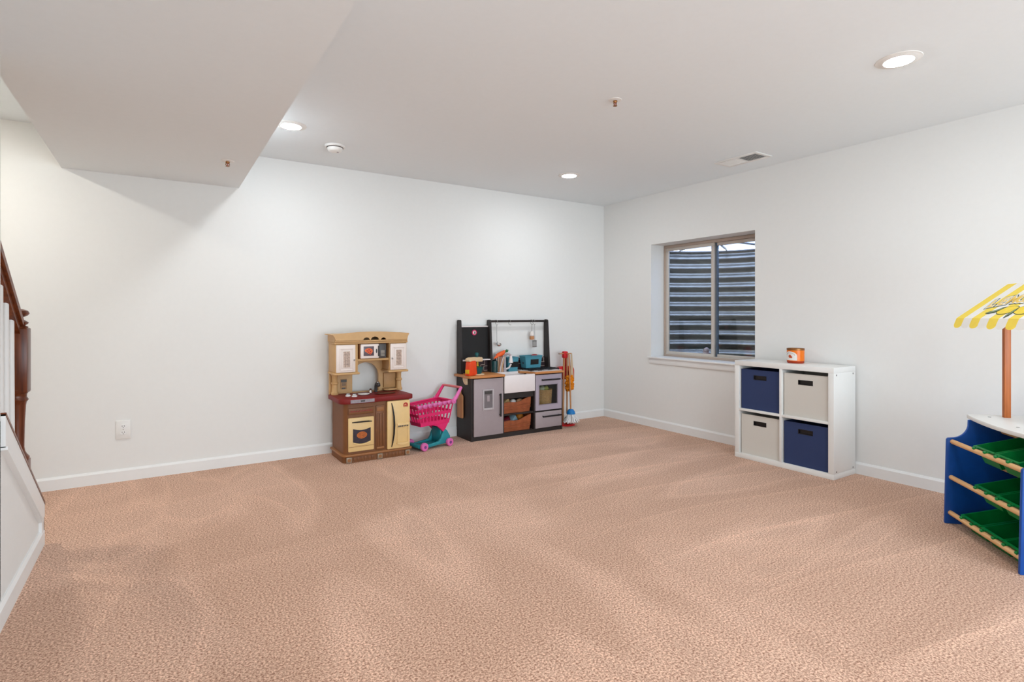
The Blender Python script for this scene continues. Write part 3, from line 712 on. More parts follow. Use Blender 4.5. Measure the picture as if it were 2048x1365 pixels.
# posts and hanging bar
for x0 in (X0, XD-.014, X1-.022):
    top = [(-.072,1.075)]+[(-.047+.025*math.cos(math.radians(180-18*i)),1.075+.016*math.sin(math.radians(18*i))) for i in range(1,10)]+[(-.022,1.075)]
    MB().prism([(B,.565),(B-.085,.565)]+top, 'x', x0, x0+.022).build('post', 'espresso', k)
MB().tube([(XD,-.047,1.075),(X1-.02,-.047,1.075)], .011, 12).build('hanging_bar', 'espresso', k)
MB().box(X0+.022,XD-.014,-.042,-.030,.715,1.022).build('chalkboard', 'chalk', k)
MB().box(X0+.022,XD-.014,-.046,-.026,1.022,1.032).build('chalkboard_cap', 'sink', k)
MB().box(X0+.022,XD-.012,-.092,-.024,.704,.715,.002).build('spice_shelf', 'sink', k)
MB().box(XD-.012,XD+.075,-.085,-.026,.704,.713,.002).build('shelf_bracket', 'steelgrey', k)
bs = MB().box(X0+.022,X1-.022,-.034,-.024,.565,.704).build('backsplash', 'plum', k)
m = MB()
def brick(x, z, w=.085, h=.042):
    for a in ((x,x+w,z,z+.0035),(x,x+w,z+h,z+h+.0035),(x,x+.0035,z,z+h),(x+w,x+w+.0035,z,z+h+.0035)): m.box(a[0],a[1],-.0352,-.0338,a[2],a[3])
for x, z in ((-1.70,.615),(-1.655,.657),(-1.58,.60),(-1.43,.655),(-1.235,.648),(-1.28,.605),(-.95,.65),(-.905,.61)): brick(x, z)
m.build('brick_print', mat('pale_brick_line_print', (196,176,160), .6), bs)
MB().lathe([(.026,-.002),(.026,.002)], (-1.688,-.045,.969), 24, mtx=ROTX).build('magnet_rim', mat('magenta_plastic', (208,30,96), .4), k)
o = bpy.data.objects['magnet_rim']; o.parent = None; o.data.transform(Matrix.Translation(Vector((-1.35,-.17,0))-Vector((-1.688,-.045,.969))))
o.name = 'round_magnet'; o.location = (-1.688,-.0445,.969)
tag(o, 'round magenta magnet with a white figure on the chalkboard', 'magnet')
m2 = MB().lathe([(.017,-.0006),(.017,.0006)], (0,-.0026,0), 18, mtx=ROTX); q = m2.build('face', 'label', o)
m2 = MB().prism([(-.006,-.012),(.008,-.012),(.010,.002),(.002,.012),(-.004,.010),(-.002,0)], 'y', -.0042, -.0033); m2.build('figure_print', 'darkgrey', o)
# worktops
wc = [(X0-.030,B-.0)] + [(X0-.030,-.255)] + arc(X0+.015,-.285,.045,180,270,6) + [(XD+.004,-.330),(XD+.004,B)]
MB().prism(wc, 'z', .566, .588, .004).build('worktop', 'counterwood', k)
wr = [(XE-.075,B),(XE-.075,-.16),(XE-.035,-.20),(XE-.006,-.26),(XE-.006,-.326),(X1+.006,-.326),(X1+.006,B)]
MB().prism(wr, 'z', .566, .586, .003).build('worktop', 'counterwood', k)
MB().prism([(XE-.065,B-.02),(XE-.065,-.15),(XE-.02,-.19),(XE+.004,-.30),(X1,-.30),(X1,B-.02)], 'z', .586, .590).build('stove_top', mat('white_laminate_stove', (222,214,212), .4), k)
MB().prism([(XD+.004,B),(XD+.004,-.13),(XE-.075,-.13),(XE-.075,B)], 'z', .566, .584).build('sink_ledge', 'sink', k)
# sink
m = MB().box(XD+.004,XE-.004,-.318,-.300,.408,.572,.003)
m.box(XD+.004,XD+.024,-.300,-.13,.44,.570); m.box(XE-.024,XE-.004,-.300,-.20,.44,.566); m.box(XD+.004,XE-.004,-.14,-.125,.44,.566); m.box(XD+.02,XE-.02,-.305,-.13,.43,.442)
m.build('farmhouse_sink', 'sink', k)
fm = MB().lathe([(.020,0),(.020,.012),(.013,.018),(.012,.14)], (-1.388,-.110,.584), 16)
fm.tube([(-1.388,-.110,.71),(-1.386,-.114,.74),(-1.376,-.128,.758),(-1.362,-.148,.758),(-1.352,-.164,.742)], .011, 10)
fa = fm.build('faucet', mat('lilac_grey_plastic', (178,168,174), .4), k)
MB().lathe([(.010,0),(.022,-.065),(.022,-.07),(0,-.07)], (-1.352,-.164,.745), 16).build('spray_head', 'sink', fa)
MB().tube([(-1.376,-.115,.61),(-1.35,-.13,.625),(-1.335,-.14,.66)], .009, 8).build('lever', 'sink', fa)
# grey fridge door
dr = MB().box(X0+.020,XD-.010,F-.016,F,.042,.558,.003).build('cabinet_door', 'greyboard', k)
h = MB().tube([(-1.572,F-.036,.415),(-1.572,F-.036,.205)], .0075, 8); 
for z in (.402,.218): h.tube([(-1.572,F-.036,z),(-1.572,F-.014,z)], .006, 8)
h.build('handle', 'black', dr)
m = MB()
for a in ((-1.754,-1.742,.275,.462),(-1.654,-1.642,.275,.462),(-1.742,-1.654,.275,.292),(-1.742,-1.654,.450,.462)): m.box(a[0],a[1],F-.026,F-.015,a[2],a[3],.002)
ds = m.build('ice_dispenser', mat('pale_grey_plastic', (190,182,184), .4), dr)
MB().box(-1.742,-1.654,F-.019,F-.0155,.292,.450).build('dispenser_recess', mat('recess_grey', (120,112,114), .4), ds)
MB().box(-1.735,-1.661,F-.021,F-.018,.418,.444).build('dispenser_buttons', 'darkgrey', ds)
MB().box(-1.712,-1.684,F-.024,F-.018,.350,.405,.003).build('paddle', 'greyboard', ds)
# oven door with window, drawer
m = MB()
oy0, oy1 = F-.016, F
m.box(XE+.004,-1.128,oy0,oy1,.212,.556); m.box(-.902,X1-.020,oy0,oy1,.212,.556); m.box(-1.128,-.902,oy0,oy1,.212,.266); m.box(-1.128,-.902,oy0,oy1,.458,.556)
lilac = mat('lilac_grey_board', (172,160,172), .5, vary=.02)
od = m.build('oven_door', lilac, k)
MB().box(-1.128,-.902,F-.009,F-.006,.266,.458).build('oven_pane', 'glass', od)
fm = MB()
for a in ((-1.133,-1.125,.262,.462),(-.905,-.897,.262,.462),(-1.125,-.905,.262,.269),(-1.125,-.905,.455,.462)): fm.box(a[0],a[1],oy0-.002,oy0+.006,a[2],a[3],.001)
fm.build('window_trim', mat('lilac_trim', (150,138,150), .5), od)
def pull(y0, x0, x1, z, par):
    h = MB().tube([(x0,y0-.026,z),(x1,y0-.026,z)], .0075, 8)
    for x in (x0+.012,x1-.012): h.tube([(x,y0-.026,z),(x,y0+.002,z)], .006, 8)
    h.build('handle', 'black', par)
pull(oy0,-1.104,-.888,.507,od)
dw = MB().box(XE+.004,X1-.020,F-.016,F,.042,.196,.003).build('drawer', 'greyboard', k)
pull(oy0,-1.094,-.876,.153,dw)
# burner grates
for cx in (-1.135,-1.015,-.895):
    g = MB()
    for s in (-1,1):
        g.tube([(cx-.052,-.19+s*.075,.603),(cx+.052,-.19+s*.075,.603)], .005, 6); g.tube([(cx+s*.052,-.265,.603),(cx+s*.052,-.115,.603)], .005, 6)
    g.tube([(cx,-.265,.605),(cx,-.115,.605)], .005, 6); g.tube([(cx-.052,-.19,.605),(cx+.052,-.19,.605)], .005, 6)
    for a in (-.048,.048):
        for b in (-.262,-.118): g.lathe([(.005,0),(.005,.013)], (cx+a,b,.590), 8)
    g.build('burner_grate', 'black', k)
    MB().lathe([(.030,0),(.030,.006),(.022,.010),(0,.010)], (cx,-.19,.590), 18).build('burner', mat('burner_black', (34,30,32), .4), k)
# bracket under the breakfast end and peg for the board
MB().prism([(-.235,.566),(-.235,.505)]+[(-.235+.062*math.sin(math.radians(9*i)),.505+.061*(1-math.cos(math.radians(9*i)))) for i in range(1,10)]+[(-.173,.566)], 'x', X0-.020, X0).build('bracket', 'beigewood', k)
MB().tube([(X0+.002,-.115,.445),(X0-.028,-.115,.450)], .006, 8).build('peg', 'boardwood', k)
# hanging cutting board on the left side
cbp = [(-.045,-.120),(.045,-.120),(.052,-.113),(.052,.080),(.040,.095),(.016,.100),(.011,.112),(.011,.140)] + arc(0,.142,.011,0,180,6)[1:] + [(-.011,.112),(-.016,.100),(-.040,.095),(-.052,.080),(-.052,-.113)]
m = MB().prism(cbp, 'x', -.006, .006, .002)
o = solid('cutting_board', m, 'boardwood', 'wooden cutting board hanging on the side of the black toy kitchen', 'cutting board', (X0-.013,-.115,.310))

# --- things on and in the play kitchen
t = thing('toy_mixer', 'orange toy stand mixer with pale wooden head on the worktop', 'toy mixer', (-1.835,-.255,.589), math.radians(20))
MB().prism([(-.058,0),(.05,0),(.038,.118),(.028,.138),(-.030,.138),(-.045,.118)], 'y', -.030, .030, .008).build('body', 'orange', t)
MB().box(-.060,-.046,-.022,.022,.02,.055,.003).build('switch_panel', 'yellow', t)
MB().prism([(-.055,.128),(.125,.118),(.13,.126),(.13,.152),(.12,.160),(-.02,.164),(-.05,.156),(-.058,.140)], 'y', -.028, .028, .006).build('head', 'beigewood', t)
MB().lathe([(.010,0),(.012,.012),(.018,.018),(.018,.036),(.012,.042),(0,.043)], (.075,0,.160), 16).build('knob', 'darkteal', t)
MB().tube([(.085,0,.122),(.085,0,.060)], [.007,.010], 10).build('beater', 'yellow', t)
MB().lathe([(0,0),(.062,0),(.064,.006),(.058,.010),(0,.010)], (.085,0,0), 24).build('base', 'beigewood', t)
MB().lathe([(0,.010),(.032,.010),(.042,.022),(.056,.070),(.052,.070),(.038,.026),(0,.022)], (.085,0,0), 24).build('bowl', 'darkteal', t)
MB().lathe([(.020,.045),(.030,.052),(.030,.070),(.018,.078),(0,.079)], (.085,0,0), 16).build('dough', 'green', t)
t = thing('utensil_crock', 'tall waisted crock of woven strips beside the toy faucet', 'crock', (-1.430,-.092,.585))
cr = [(.030,0),(.032,.004),(.024,.045),(.026,.075),(.038,.120),(.046,.150)]
MB().lathe(cr+[(.042,.150),(.034,.12),(.022,.075),(.0,.07)], n=20).build('lining', mat('mauve_crock', (150,120,118), .6, vary=.3, scale=40), t)
for i in range(12):
    a = 2*math.pi*i/12
    MB().tube([((r+.002)*math.cos(a+z*5),(r+.002)*math.sin(a+z*5),z) for r,z in cr], .0042, 6).build('woven_strip', ('beigewood','boardwood','peach')[i%3] if i%3 != 2 else 'sink', t)
for i, (p0, p1, r) in enumerate((((-.075,-.01,.132),(.030,0,.182),.024),((-.040,.015,.165),(.045,-.005,.185),.022),((-.01,-.02,.172),(.06,.01,.196),.017))):
    d = thing('toy_carrot', ('large toy carrot pointing at the chalkboard on the woven crock','toy carrot in the middle of the bunch on the woven crock','smallest toy carrot with dark green top over the faucet')[i], 'toy food', (-1.430,-.092,.585), group='toy carrots')
    a, b = Vector(p0), Vector(p1)
    MB().tube([a, a.lerp(b,.25), a.lerp(b,.6), a.lerp(b,.9), b], [.004,r*.55,r*.85,r,r*.6], 12).build('root', 'carrot', d)
    MB().tube([b, b+Vector((.020,0,.010)), b+Vector((.040,-.006,.010))], [.005,.009,.004], 8).build('leaf_top', 'green', d)
m = MB().lathe([(0,0),(.030,0),(.030,.11),(.027,.11),(.027,.005),(0,.005)], n=20)
solid('glass_tumbler', m, mat('dark_teal_glass', (30,66,68), .15, vary=.1), 'dark teal tumbler between chalkboard post and woven crock', 'tumbler', (-1.500,-.105,.5855))
def teal_bin(x, y, z, lab, L=.205, D=.105, hh=.118):
    t = thing('metal_bin', lab, 'bin', (x,y,z), group='teal bins on the toy kitchen')
    m = MB(); a, b = .84, 1.0
    def fr(s, zz): return [(-L/2*s,-D/2*s,zz),(L/2*s,-D/2*s,zz),(L/2*s,D/2*s,zz),(-L/2*s,D/2*s,zz)]
    R0, R1, R2_, R3 = [[m.bm.verts.new(p) for p in fr(s,zz)] for s,zz in ((a,0),(b,hh),(b*.97,hh),(a*.96,.004))]
    m.bm.faces.new(R0[::-1]); m.bm.faces.new(R3)
    for A, Bq in ((R0,R1),(R1,R2_),(R2_,R3)):
        for i in range(4): m.bm.faces.new((A[i],A[(i+1)%4],Bq[(i+1)%4],Bq[i]))
    bmesh.ops.recalc_face_normals(m.bm, faces=m.bm.faces[:]); m.build('bucket', 'teal', t)
    r = [Vector(p) for p in fr(1.0,hh)]; m = MB()
    for p, q in zip(r, r[1:]+r[:1]): m.tube([p,q], .005, 6)
    m.build('rolled_rim', 'teal', t)
    th = math.atan2(D/2*(1-a), hh)
    mtx = Matrix.Translation((.012,-D/2*(a+b)/2-.0005,hh*.5)) @ Matrix.Rotation(th, 4, 'X')
    MB().box(-.048,.048,-.002,.001,-.026,.026,mtx=mtx).build('chalk_label', 'black', t)
    return t
teal_bin(-1.078,-.108,.6105,'teal metal bin with black label standing on the toy stove')
teal_bin(-1.300,-.085,.5845,'teal metal bin half hidden behind the toy faucet', .12, .09, .135)
m = MB().ball((0,0,0), .032, (1.2,.8,.55))
solid('toy_strawberry', m, mat('dull_red_toy', (150,52,56), .5), 'dull red toy food piece heaped in the labelled teal bin', 'toy food', (-1.03,-.105,.726))
m = MB().ball((0,0,0), .05, (1.5,.8,.8)); solid('toy_eggplant', m, mat('dark_toy_food', (60,58,54), .5), 'dark toy food piece deep in the labelled teal bin', 'toy food', (-1.10,-.108,.660))
# hooks and hanging utensils
def hook(x, lab):
    p = [(0,.0135*math.cos(a)-0,.0135*math.sin(a)) for a in [math.radians(v) for v in (200,150,100,50,0,-40)]]
    p += [(0,.006,-.022),(0,-.002,-.034),(0,-.012,-.038),(0,-.018,-.030)]
    o = solid('hanging_hook', MB().tube(p, .0022, 6), 'steelgrey', lab, 'hook', (x,-.047,1.075), group='hooks on the toy kitchen bar')
    o.rotation_euler = (0,0,math.radians(35)); return o
hook(-1.447,'metal hook holding the toy ladle on the black bar'); hook(-1.295,'empty metal hook on the black hanging bar')
hook(-1.030,'metal hook holding the toy whisk tag on the black bar'); hook(-1.000,'metal hook holding the toy spatula on the black bar')
t = thing('toy_ladle', 'small metal toy ladle hanging below the black bar', 'toy utensil', (-1.447,-.06,1.036))
MB().tube([(0,0,.004),(0,0,-.15),(.006,-.004,-.172)], .003, 8).build('handle', 'steelgrey', t)
MB().lathe([(0,-.014),(.018,-.012),(.028,-.002),(.030,.006),(.027,.006),(.016,-.008),(0,-.010)], (.012,-.012,-.186), 16, mtx=Matrix.Rotation(.5,4,'X')).build('bowl', 'chrome', t)
t = thing('toy_spatula', 'small metal toy spatula with slotted blade hanging below the bar', 'toy utensil', (-1.000,-.06,1.036))
MB().tube([(0,0,.004),(.006,0,-.16)], .003, 8).build('handle', 'steelgrey', t)
m = MB()
for i in range(5): m.box(-.022+.0105*i,-.016+.0105*i,-.001,.001,-.225,-.160)
m.box(-.024,.028,-.001,.001,-.168,-.158); m.box(-.024,.028,-.001,.001,-.229,-.220)
m.build('blade', 'steelgrey', t)
t = thing('toy_brush', 'small wooden tag toy with white top hanging beside the spatula', 'toy utensil', (-1.032,-.062,1.036))
MB().tube([(0,0,.004),(-.004,0,-.07)], .002, 6).build('cord', 'steelgrey', t)
MB().lathe([(.008,-.065),(.020,-.082),(.022,-.105),(.016,-.115),(0,-.116)], n=14).build('cap', 'label', t)
MB().box(-.022,.022,-.012,.012,-.150,-.114,.004).build('block', 'boardwood', t)
# leatherette baskets on the open shelves and their contents
def soft_basket(z, lab):
    t = thing('storage_basket', lab, 'basket', ((XD+XE)/2-.006,-.170,z), group='brown leatherette baskets under the toy sink')
    L, D = .315, .215; m = MB()
    def hgt(u, front): return .098 + (.045*u**3 if front else .03)
    def row(s, top, inner):
        pts = []
        N = 10
        for side in range(4):
            for i in range(N):
                u = i/N
                if side == 0: x, y = -L/2+L*u, -D/2
                elif side == 1: x, y = L/2, -D/2+D*u
                elif side == 2: x, y = L/2-L*u, D/2
                else: x, y = -L/2, D/2-D*u
                uu = (x+L/2)/L
                zz = (.004 if inner else 0) if not top else (.100+.045*uu**3+.006*math.sin(9*uu))
                k_ = s-(.02 if inner else 0)+.012*math.sin(x*40+y*31)*(1 if top else .4)
                pts.append(m.bm.verts.new((x*k_, y*k_, zz)))
        return pts
    A, Bm, Bt, Ct, Cb = row(.92,0,0), None, row(1,1,0), row(.97,1,1), row(.90,0,1)
    mid = [m.bm.verts.new(((a.co.x+b.co.x)/2*1.02,(a.co.y+b.co.y)/2*1.03,(a.co.z+b.co.z)/2)) for a,b in zip(A,Bt)]
    n = len(A)
    for P_, Q in ((A,mid),(mid,Bt),(Bt,Ct),(Ct,Cb)):
        for i in range(n): m.bm.faces.new((P_[i],P_[(i+1)%n],Q[(i+1)%n],Q[i]))
    m.bm.faces.new(A[::-1]); m.bm.faces.new(Cb)
    bmesh.ops.recalc_face_normals(m.bm, faces=m.bm.faces[:])
    m.build('basket_body', 'leather', t)
    for zz in (.036,.066):
        path = []
        for i in range(13):
            x = -L/2*.95+L*.95*i/12; path.append((x, -D/2*(.955+.045*zz/.1)-.0035+.003*math.sin(x*30), zz+.012*((x+L/2)/L)**3+.004*math.sin(x*22+zz*90)))
        MB().tube(path, .006, 6, .6).build('fold', 'leather', t)
    return t
soft_basket(.2105,'brown leatherette basket on the upper shelf under the toy sink')
soft_basket(.0375,'brown leatherette basket on the bottom shelf under the toy sink')
bx = (XD+XE)/2
solid('toy_sandwich', MB().prism([(-.045,0),(.045,0),(.028,.048)], 'y', -.018, .018, .004), mat('toast_tan', (206,166,112), .7, vary=.1), 'tan toy sandwich wedge in the upper brown basket', 'toy food', (bx-.09,-.20,.300), .2)
solid('toy_mushroom', MB().ball((0,0,.02), .028, (1.1,1,.9)), 'label', 'white toy mushroom in the upper brown basket', 'toy food', (bx-.015,-.215,.287))
solid('toy_bun', MB().ball((0,0,.02), .034, (1.25,1,.75)), mat('bun_peach', (222,170,128), .6, vary=.06), 'peach toy bread bun in the upper brown basket', 'toy food', (bx+.065,-.215,.285))
t = thing('toy_pan', 'black toy frying pan lying in the upper brown basket', 'toy pan', (bx+.08,-.145,.318))
MB().lathe([(0,0),(.055,0),(.066,.024),(.063,.024),(.053,.004),(0,.004)], n=24).build('pan', 'black', t)
MB().tube([(-.060,.0,.018),(-.13,.01,.024)], .006, 8).build('handle', 'black', t)
solid('toy_bottle', MB().lathe([(.0,0),(.034,0),(.036,.06),(.030,.09),(0,.10)], n=16, mtx=Matrix.Rotation(1.2,4,'Y')), mat('dark_red_toy', (112,16,34), .4), 'dark red toy bottle in the bottom brown basket', 'toy food', (bx-.12,-.175,.105))
solid('toy_milk_carton', MB().prism([(-.042,0),(.042,0),(.042,.022),(.004,.066),(-.042,.022)], 'y', -.03, .03, .003), mat('pale_blue_card', (150,178,190), .6, vary=.1), 'pale blue toy carton in the bottom brown basket', 'toy food', (bx+.0,-.19,.110), .35)
solid('toy_orange', MB().ball((0,0,.038), .042), mat('toy_orange_skin', (206,120,30), .5, vary=.1), 'orange toy fruit in the bottom brown basket', 'toy food', (bx+.09,-.17,.105))
# wicker basket in the toy oven
t = thing('wicker_basket', 'small round wicker basket behind the toy oven window', 'basket', (-.992,-.195,.2105))
m = MB()
for i in range(15):
    z = .006+.0125*i; r = .075+.012*i/14
    m.tube([(r*math.cos(a),r*math.sin(a)*.95,z+.002*math.sin(a*9+i*3.1)) for a in [2*math.pi*j/36 for j in range(37)]], .0068, 6)
m.lathe([(0,0),(.074,0),(.084,.185),(.080,.185),(.070,.006),(0,.006)], n=28); m.build('woven_wall', 'wicker', t)
for i in range(14):
    a = 2*math.pi*i/14; MB().tube([(.079*math.cos(a),.076*math.sin(a),.0),(.092*math.cos(a),.088*math.sin(a),.190)], .004, 6).build('stake', 'wicker', t)
for i,(x,y,z,r,cc,lab,nm) in enumerate(((-1.020,-.215,.402,.030,(216,206,160),'pale cream toy vegetable in the wicker basket','toy_garlic'),(-.972,-.215,.404,.028,(196,184,80),'yellow green toy fruit in the wicker basket','toy_pear'),(-.996,-.165,.410,.030,(112,132,62),'leafy green toy vegetable in the wicker basket','toy_lettuce'))):
    m = MB().ball((0,0,0), r, (1.1,1,.85)); m.ball((r*.4,0,r*.5), r*.5, n=8)
    solid(nm, m, mat('toy_veg', cc, .6, vary=.2), lab, 'toy food', (x,y,z))

# ------------------------------------------------------------------ toy cleaning set beside the play kitchen
CX_, CY_ = -.672, -.155
t = thing('cleaning_stand', 'toy cleaning stand with red base and red top bracket', 'stand', (CX_,CY_,0))
MB().lathe([(0,0),(.098,0),(.10,.008),(.092,.018),(.02,.024),(0,.024)], n=28).build('base', 'red', t)
MB().tube([(-.020,.02,.02),(-.012,.01,.70)], .010, 10).build('pole', 'boardwood', t)
MB().box(-.030,.022,-.018,.030,.690,.760,.010).build('bracket', 'red', t)
m = MB().tube([(-.085,0,.738),(.075,-.01,.735)], .0055, 8); m.tube([(0,-.06,.735),(0,.05,.738)], .0055, 8); m.build('peg', 'boardwood', t)
MB().ball((-.085,0,.738), .008).build('peg_tip', 'steelgrey', t)
t = thing('toy_mop', 'toy mop with blue cap and white string head', 'toy mop', (CX_-.014,CY_-.075,0))
MB().tube([(.014,.018,.728),(.004,-.022,.165)], .008, 10).build('handle', 'boardwood', t)
MB().lathe([(.044,0),(.045,.006),(.040,.026),(.026,.044),(.010,.050),(0,.050)], (.004,-.024,.128), 20).build('cap', 'blue', t)
for i in range(44):
    a = 2*math.pi*i/44+random.uniform(-.1,.1); rr = random.uniform(.55,1); r1 = .080*rr+.014; zb = random.uniform(.034,.056)
    MB().tube([(.004+.036*rr*math.cos(a),-.024+.036*rr*math.sin(a),.132),(.004+.05*rr*math.cos(a+.1),-.024+.05*rr*math.sin(a+.1),.10),(.008+r1*math.cos(a),-.024+r1*math.sin(a)*.8,zb)], [.006,.0055,.0065], 5).build('string', 'string', t)
t = thing('toy_broom', 'toy broom with wooden handle and green bristles on the red base', 'toy broom', (CX_+.022,CY_-.028,.0245))
MB().tube([(.0,.03,.71),(-.008,.022,.09)], .008, 10).build('handle', 'boardwood', t)
MB().prism([(-.045,.0),(.04,.0),(.026,.05),(.0,.07),(-.03,.05)], 'y', -.014+.02, .014+.02, .004).build('bristle_head', 'green', t)
t = thing('toy_duster', 'fluffy orange toy duster hanging from the cleaning stand', 'toy duster', (CX_+.038,CY_-.018,.34))
MB().tube([(0,0,.14),(-.010,0,.40)], .007, 8).build('handle', 'boardwood', t)
m = MB()
for i in range(90):
    a = random.uniform(0,6.28); z = random.uniform(.012,.165); r = .040*math.sqrt(max(.02,1-((z-.085)/.09)**4)); m.ball((r*math.cos(a),r*math.sin(a)*.9,z), .012, n=6)
m.ball((0,0,.085), .04, (1,1,2.1)); m.build('fleece_head', 'duster', t, ang=80)
t = thing('toy_dustpan', 'red toy dustpan hanging behind the orange duster', 'toy dustpan', (CX_+.032,CY_+.055,.48))
pan = [(-.105,-.02),(-.105,.07)] + arc(-.06,.075,.045,180,90,5)[1:] + arc(.06,.075,.045,90,0,5) + [(.105,-.02),(.068,-.02),(.068,.05),(.045,.075),(-.045,.075),(-.068,.05),(-.068,-.02)]
MB().prism(pan, 'y', -.030, .020, .003).build('pan_rim', 'red', t)
MB().prism([(-.08,-.02),(-.08,.09),(.08,.09),(.08,-.02)], 'y', .014, .020).build('pan_floor', 'red', t)
MB().box(-.018,.018,-.012,.012,.12,.26,.006).build('handle', 'red', t)
t = thing('cleaning_cloth', 'pale strip of cloth hanging beside the toy duster', 'cloth', (CX_+.070,CY_-.012,.48))
MB().prism([(-.008,.26),(.004,.26),(.018,.10),(.028,.0),(-.020,.005),(-.014,.12)], 'y', -.006, .006, .003).build('strip', mat('pale_canvas', (204,180,150), .9), t)

# ------------------------------------------------------------------ white cube organiser with canvas bins
SX0, SX1, SY0, SY1, SH, TK = -.318, -.018, -2.647, -1.882, .772, .038
t = thing('cube_organizer', 'white four cube storage organizer below the window', 'shelf', (-.168,-2.265,0), world=True)
MB().box(SX0,SX1,SY0,SY1,SH-TK,SH,.0015).build('top_panel', 'shelfwhite', t)
MB().box(SX0,SX1,SY0,SY1,0,TK,.0015).build('bottom_panel', 'shelfwhite', t)
for y in (SY0, SY1-TK): 
    sp = MB().box(SX0,SX1,y,y+TK,TK,SH-TK,.0015).build('side_panel', 'shelfwhite', t)
    if y == SY0:
        for x in (SX0+.035, SX1-.035):
            for z in (.052, SH-.052): MB().lathe([(.006,-.0015),(.006,.001)], (x,SY0-.0005,z), 12, mtx=ROTX).build('screw', 'steelgrey', sp)
yc = (SY0+SY1)/2; zc = SH/2
MB().box(SX0,SX1,yc-.009,yc+.009,TK,SH-TK,.001).build('divider', 'shelfwhite', t)
for a, b in ((SY0+TK,yc-.009),(yc+.009,SY1-TK)): MB().box(SX0,SX1,a,b,zc-.009,zc+.009,.001).build('middle_shelf', 'shelfwhite', t)
MB().box(SX1-.004,SX1,SY0+TK,SY1-TK,TK,SH-TK).build('back_panel', 'shelfwhite', t)
def canvas_bin(yc_, z0, mt, lab, squish=0):
    W, Hh, D = .318, .312, .268
    b = thing('canvas_bin', lab, 'storage bin', (SX0+.020,yc_,z0), group=mt+' canvas bins')
    m = MB(); W2 = W/2
    # front wall with hand slot; x grows into the shelf
    sw, sz0, sz1 = .052, .235, .268
    m.box(0,.006,-W2,W2,0,sz0); m.box(0,.006,-W2,W2,sz1,Hh); m.box(0,.006,-W2,-sw,sz0,sz1); m.box(0,.006,sw,W2,sz0,sz1)
    m.build('front', mt, b)
    m = MB().box(.006,D,-W2,-W2+.005,0,Hh); m.box(.006,D,W2-.005,W2,0,Hh); m.box(D-.005,D,-W2,W2,0,Hh); m.box(.006,D,-W2,W2,0,.005)
    m.build('body', mt, b)
    g = MB()
    for q in ((-sw-.001,sw+.001,sz0-.001,sz0+.004),(-sw-.001,sw+.001,sz1-.004,sz1+.001),(-sw-.001,-sw+.004,sz0,sz1),(sw-.004,sw+.001,sz0,sz1)): g.box(-.0015,.009,q[0],q[1],q[2],q[3])
    g.box(.010,.012,-sw-.01,sw+.01,sz0-.01,sz1+.01)  # black plate behind the slot paints the dark inside of the bin
    g.build('hand_slot', 'black', b)
    return b
yl, yr = (yc+.009+SY1-TK)/2, (SY0+TK+yc-.009)/2
canvas_bin(yl, zc+.0095, 'navy', 'navy canvas bin in the upper cube next to the window')
canvas_bin(yr, zc+.0095, 'ivory', 'ivory canvas bin in the upper cube')
canvas_bin(yl, TK+.0005, 'ivory', 'ivory canvas bin in the lower cube')
canvas_bin(yr, TK+.0005, 'navy', 'navy canvas bin in the lower cube')
# candle jar
t = thing('candle_jar', 'orange wax candle jar with white arched label on the white organizer', 'candle', (-.150,-2.285,SH+.0005), math.radians(-72))
r = .060
MB().lathe([(0,0),(r-.004,0),(r,.006),(r,.018),(0,.018)], n=32).build('glass_base', 'waxdark', t)
MB().lathe([(0,.018),(r,.018),(r,.098),(0,.098)], n=32).build('wax', 'wax', t)
MB().lathe([(r-.001,.098),(r+.0015,.099),(r+.0015,.112),(r-.003,.112),(r-.003,.100),(0,.0985)], n=32).build('jar_rim', 'gold', t)
def curved(poly, rr, th, mt, nm, par):
    """flat print wrapped round the jar: poly of (arc length, z)"""
    b = bmesh.new(); f = b.faces.new([b.verts.new((p[0],0,p[1])) for p in poly])
    for i in range(7):
        x = -.052+.104*(i+1)/8; bmesh.ops.bisect_plane(b, geom=b.verts[:]+b.edges[:]+b.faces[:], plane_co=(x,0,0), plane_no=(1,0,0))
    for v in b.verts:
        a = v.co.x/rr-math.pi/2-.48; v.co = Vector((rr*math.cos(a), rr*math.sin(a), v.co.z))
    m = MB(); m._take(b); o = m.build(nm, mt, par, ang=60); return o
lb = curved([(-.052,.022),(.052,.022),(.052,.055)]+arc(0,.055,.052,0,180,16,.034)[1:-1]+[(-.052,.055)], r+.0008, 0, 'label', 'paper_label', t)
fx = mat('label_fruit_print', (190,74,30), .6, vary=.3, scale=120)
curved(arc(.0,.052,.012,0,360,14)[:-1], r+.0014, 0, fx, 'fruit_print', lb)
curved(arc(.011,.046,.008,0,360,12)[:-1], r+.0014, 0, fx, 'fruit_print', lb)
for i in range(11):
    a = 160-14*i; cx_, cz_ = .038*math.cos(math.radians(a)), .055+.023*math.sin(math.radians(a))
    curved([(cx_-.0022,cz_-.0026),(cx_+.0022,cz_-.0026),(cx_+.0022,cz_+.0026),(cx_-.0022,cz_+.0026)], r+.0014, 0, mat('grey_letter_print', (150,148,160), .6), 'letter_print', lb)

# ------------------------------------------------------------------ lemonade stand with toy bins
# local frame: x from the far side panel to the near one, y from the front rods to the back
ang = math.atan2(-.688,-.726)
ls = thing('lemonade_stand', 'blue lemonade stand with white counter and yellow striped awning', 'lemonade stand', (-.598,-3.366,0), ang)
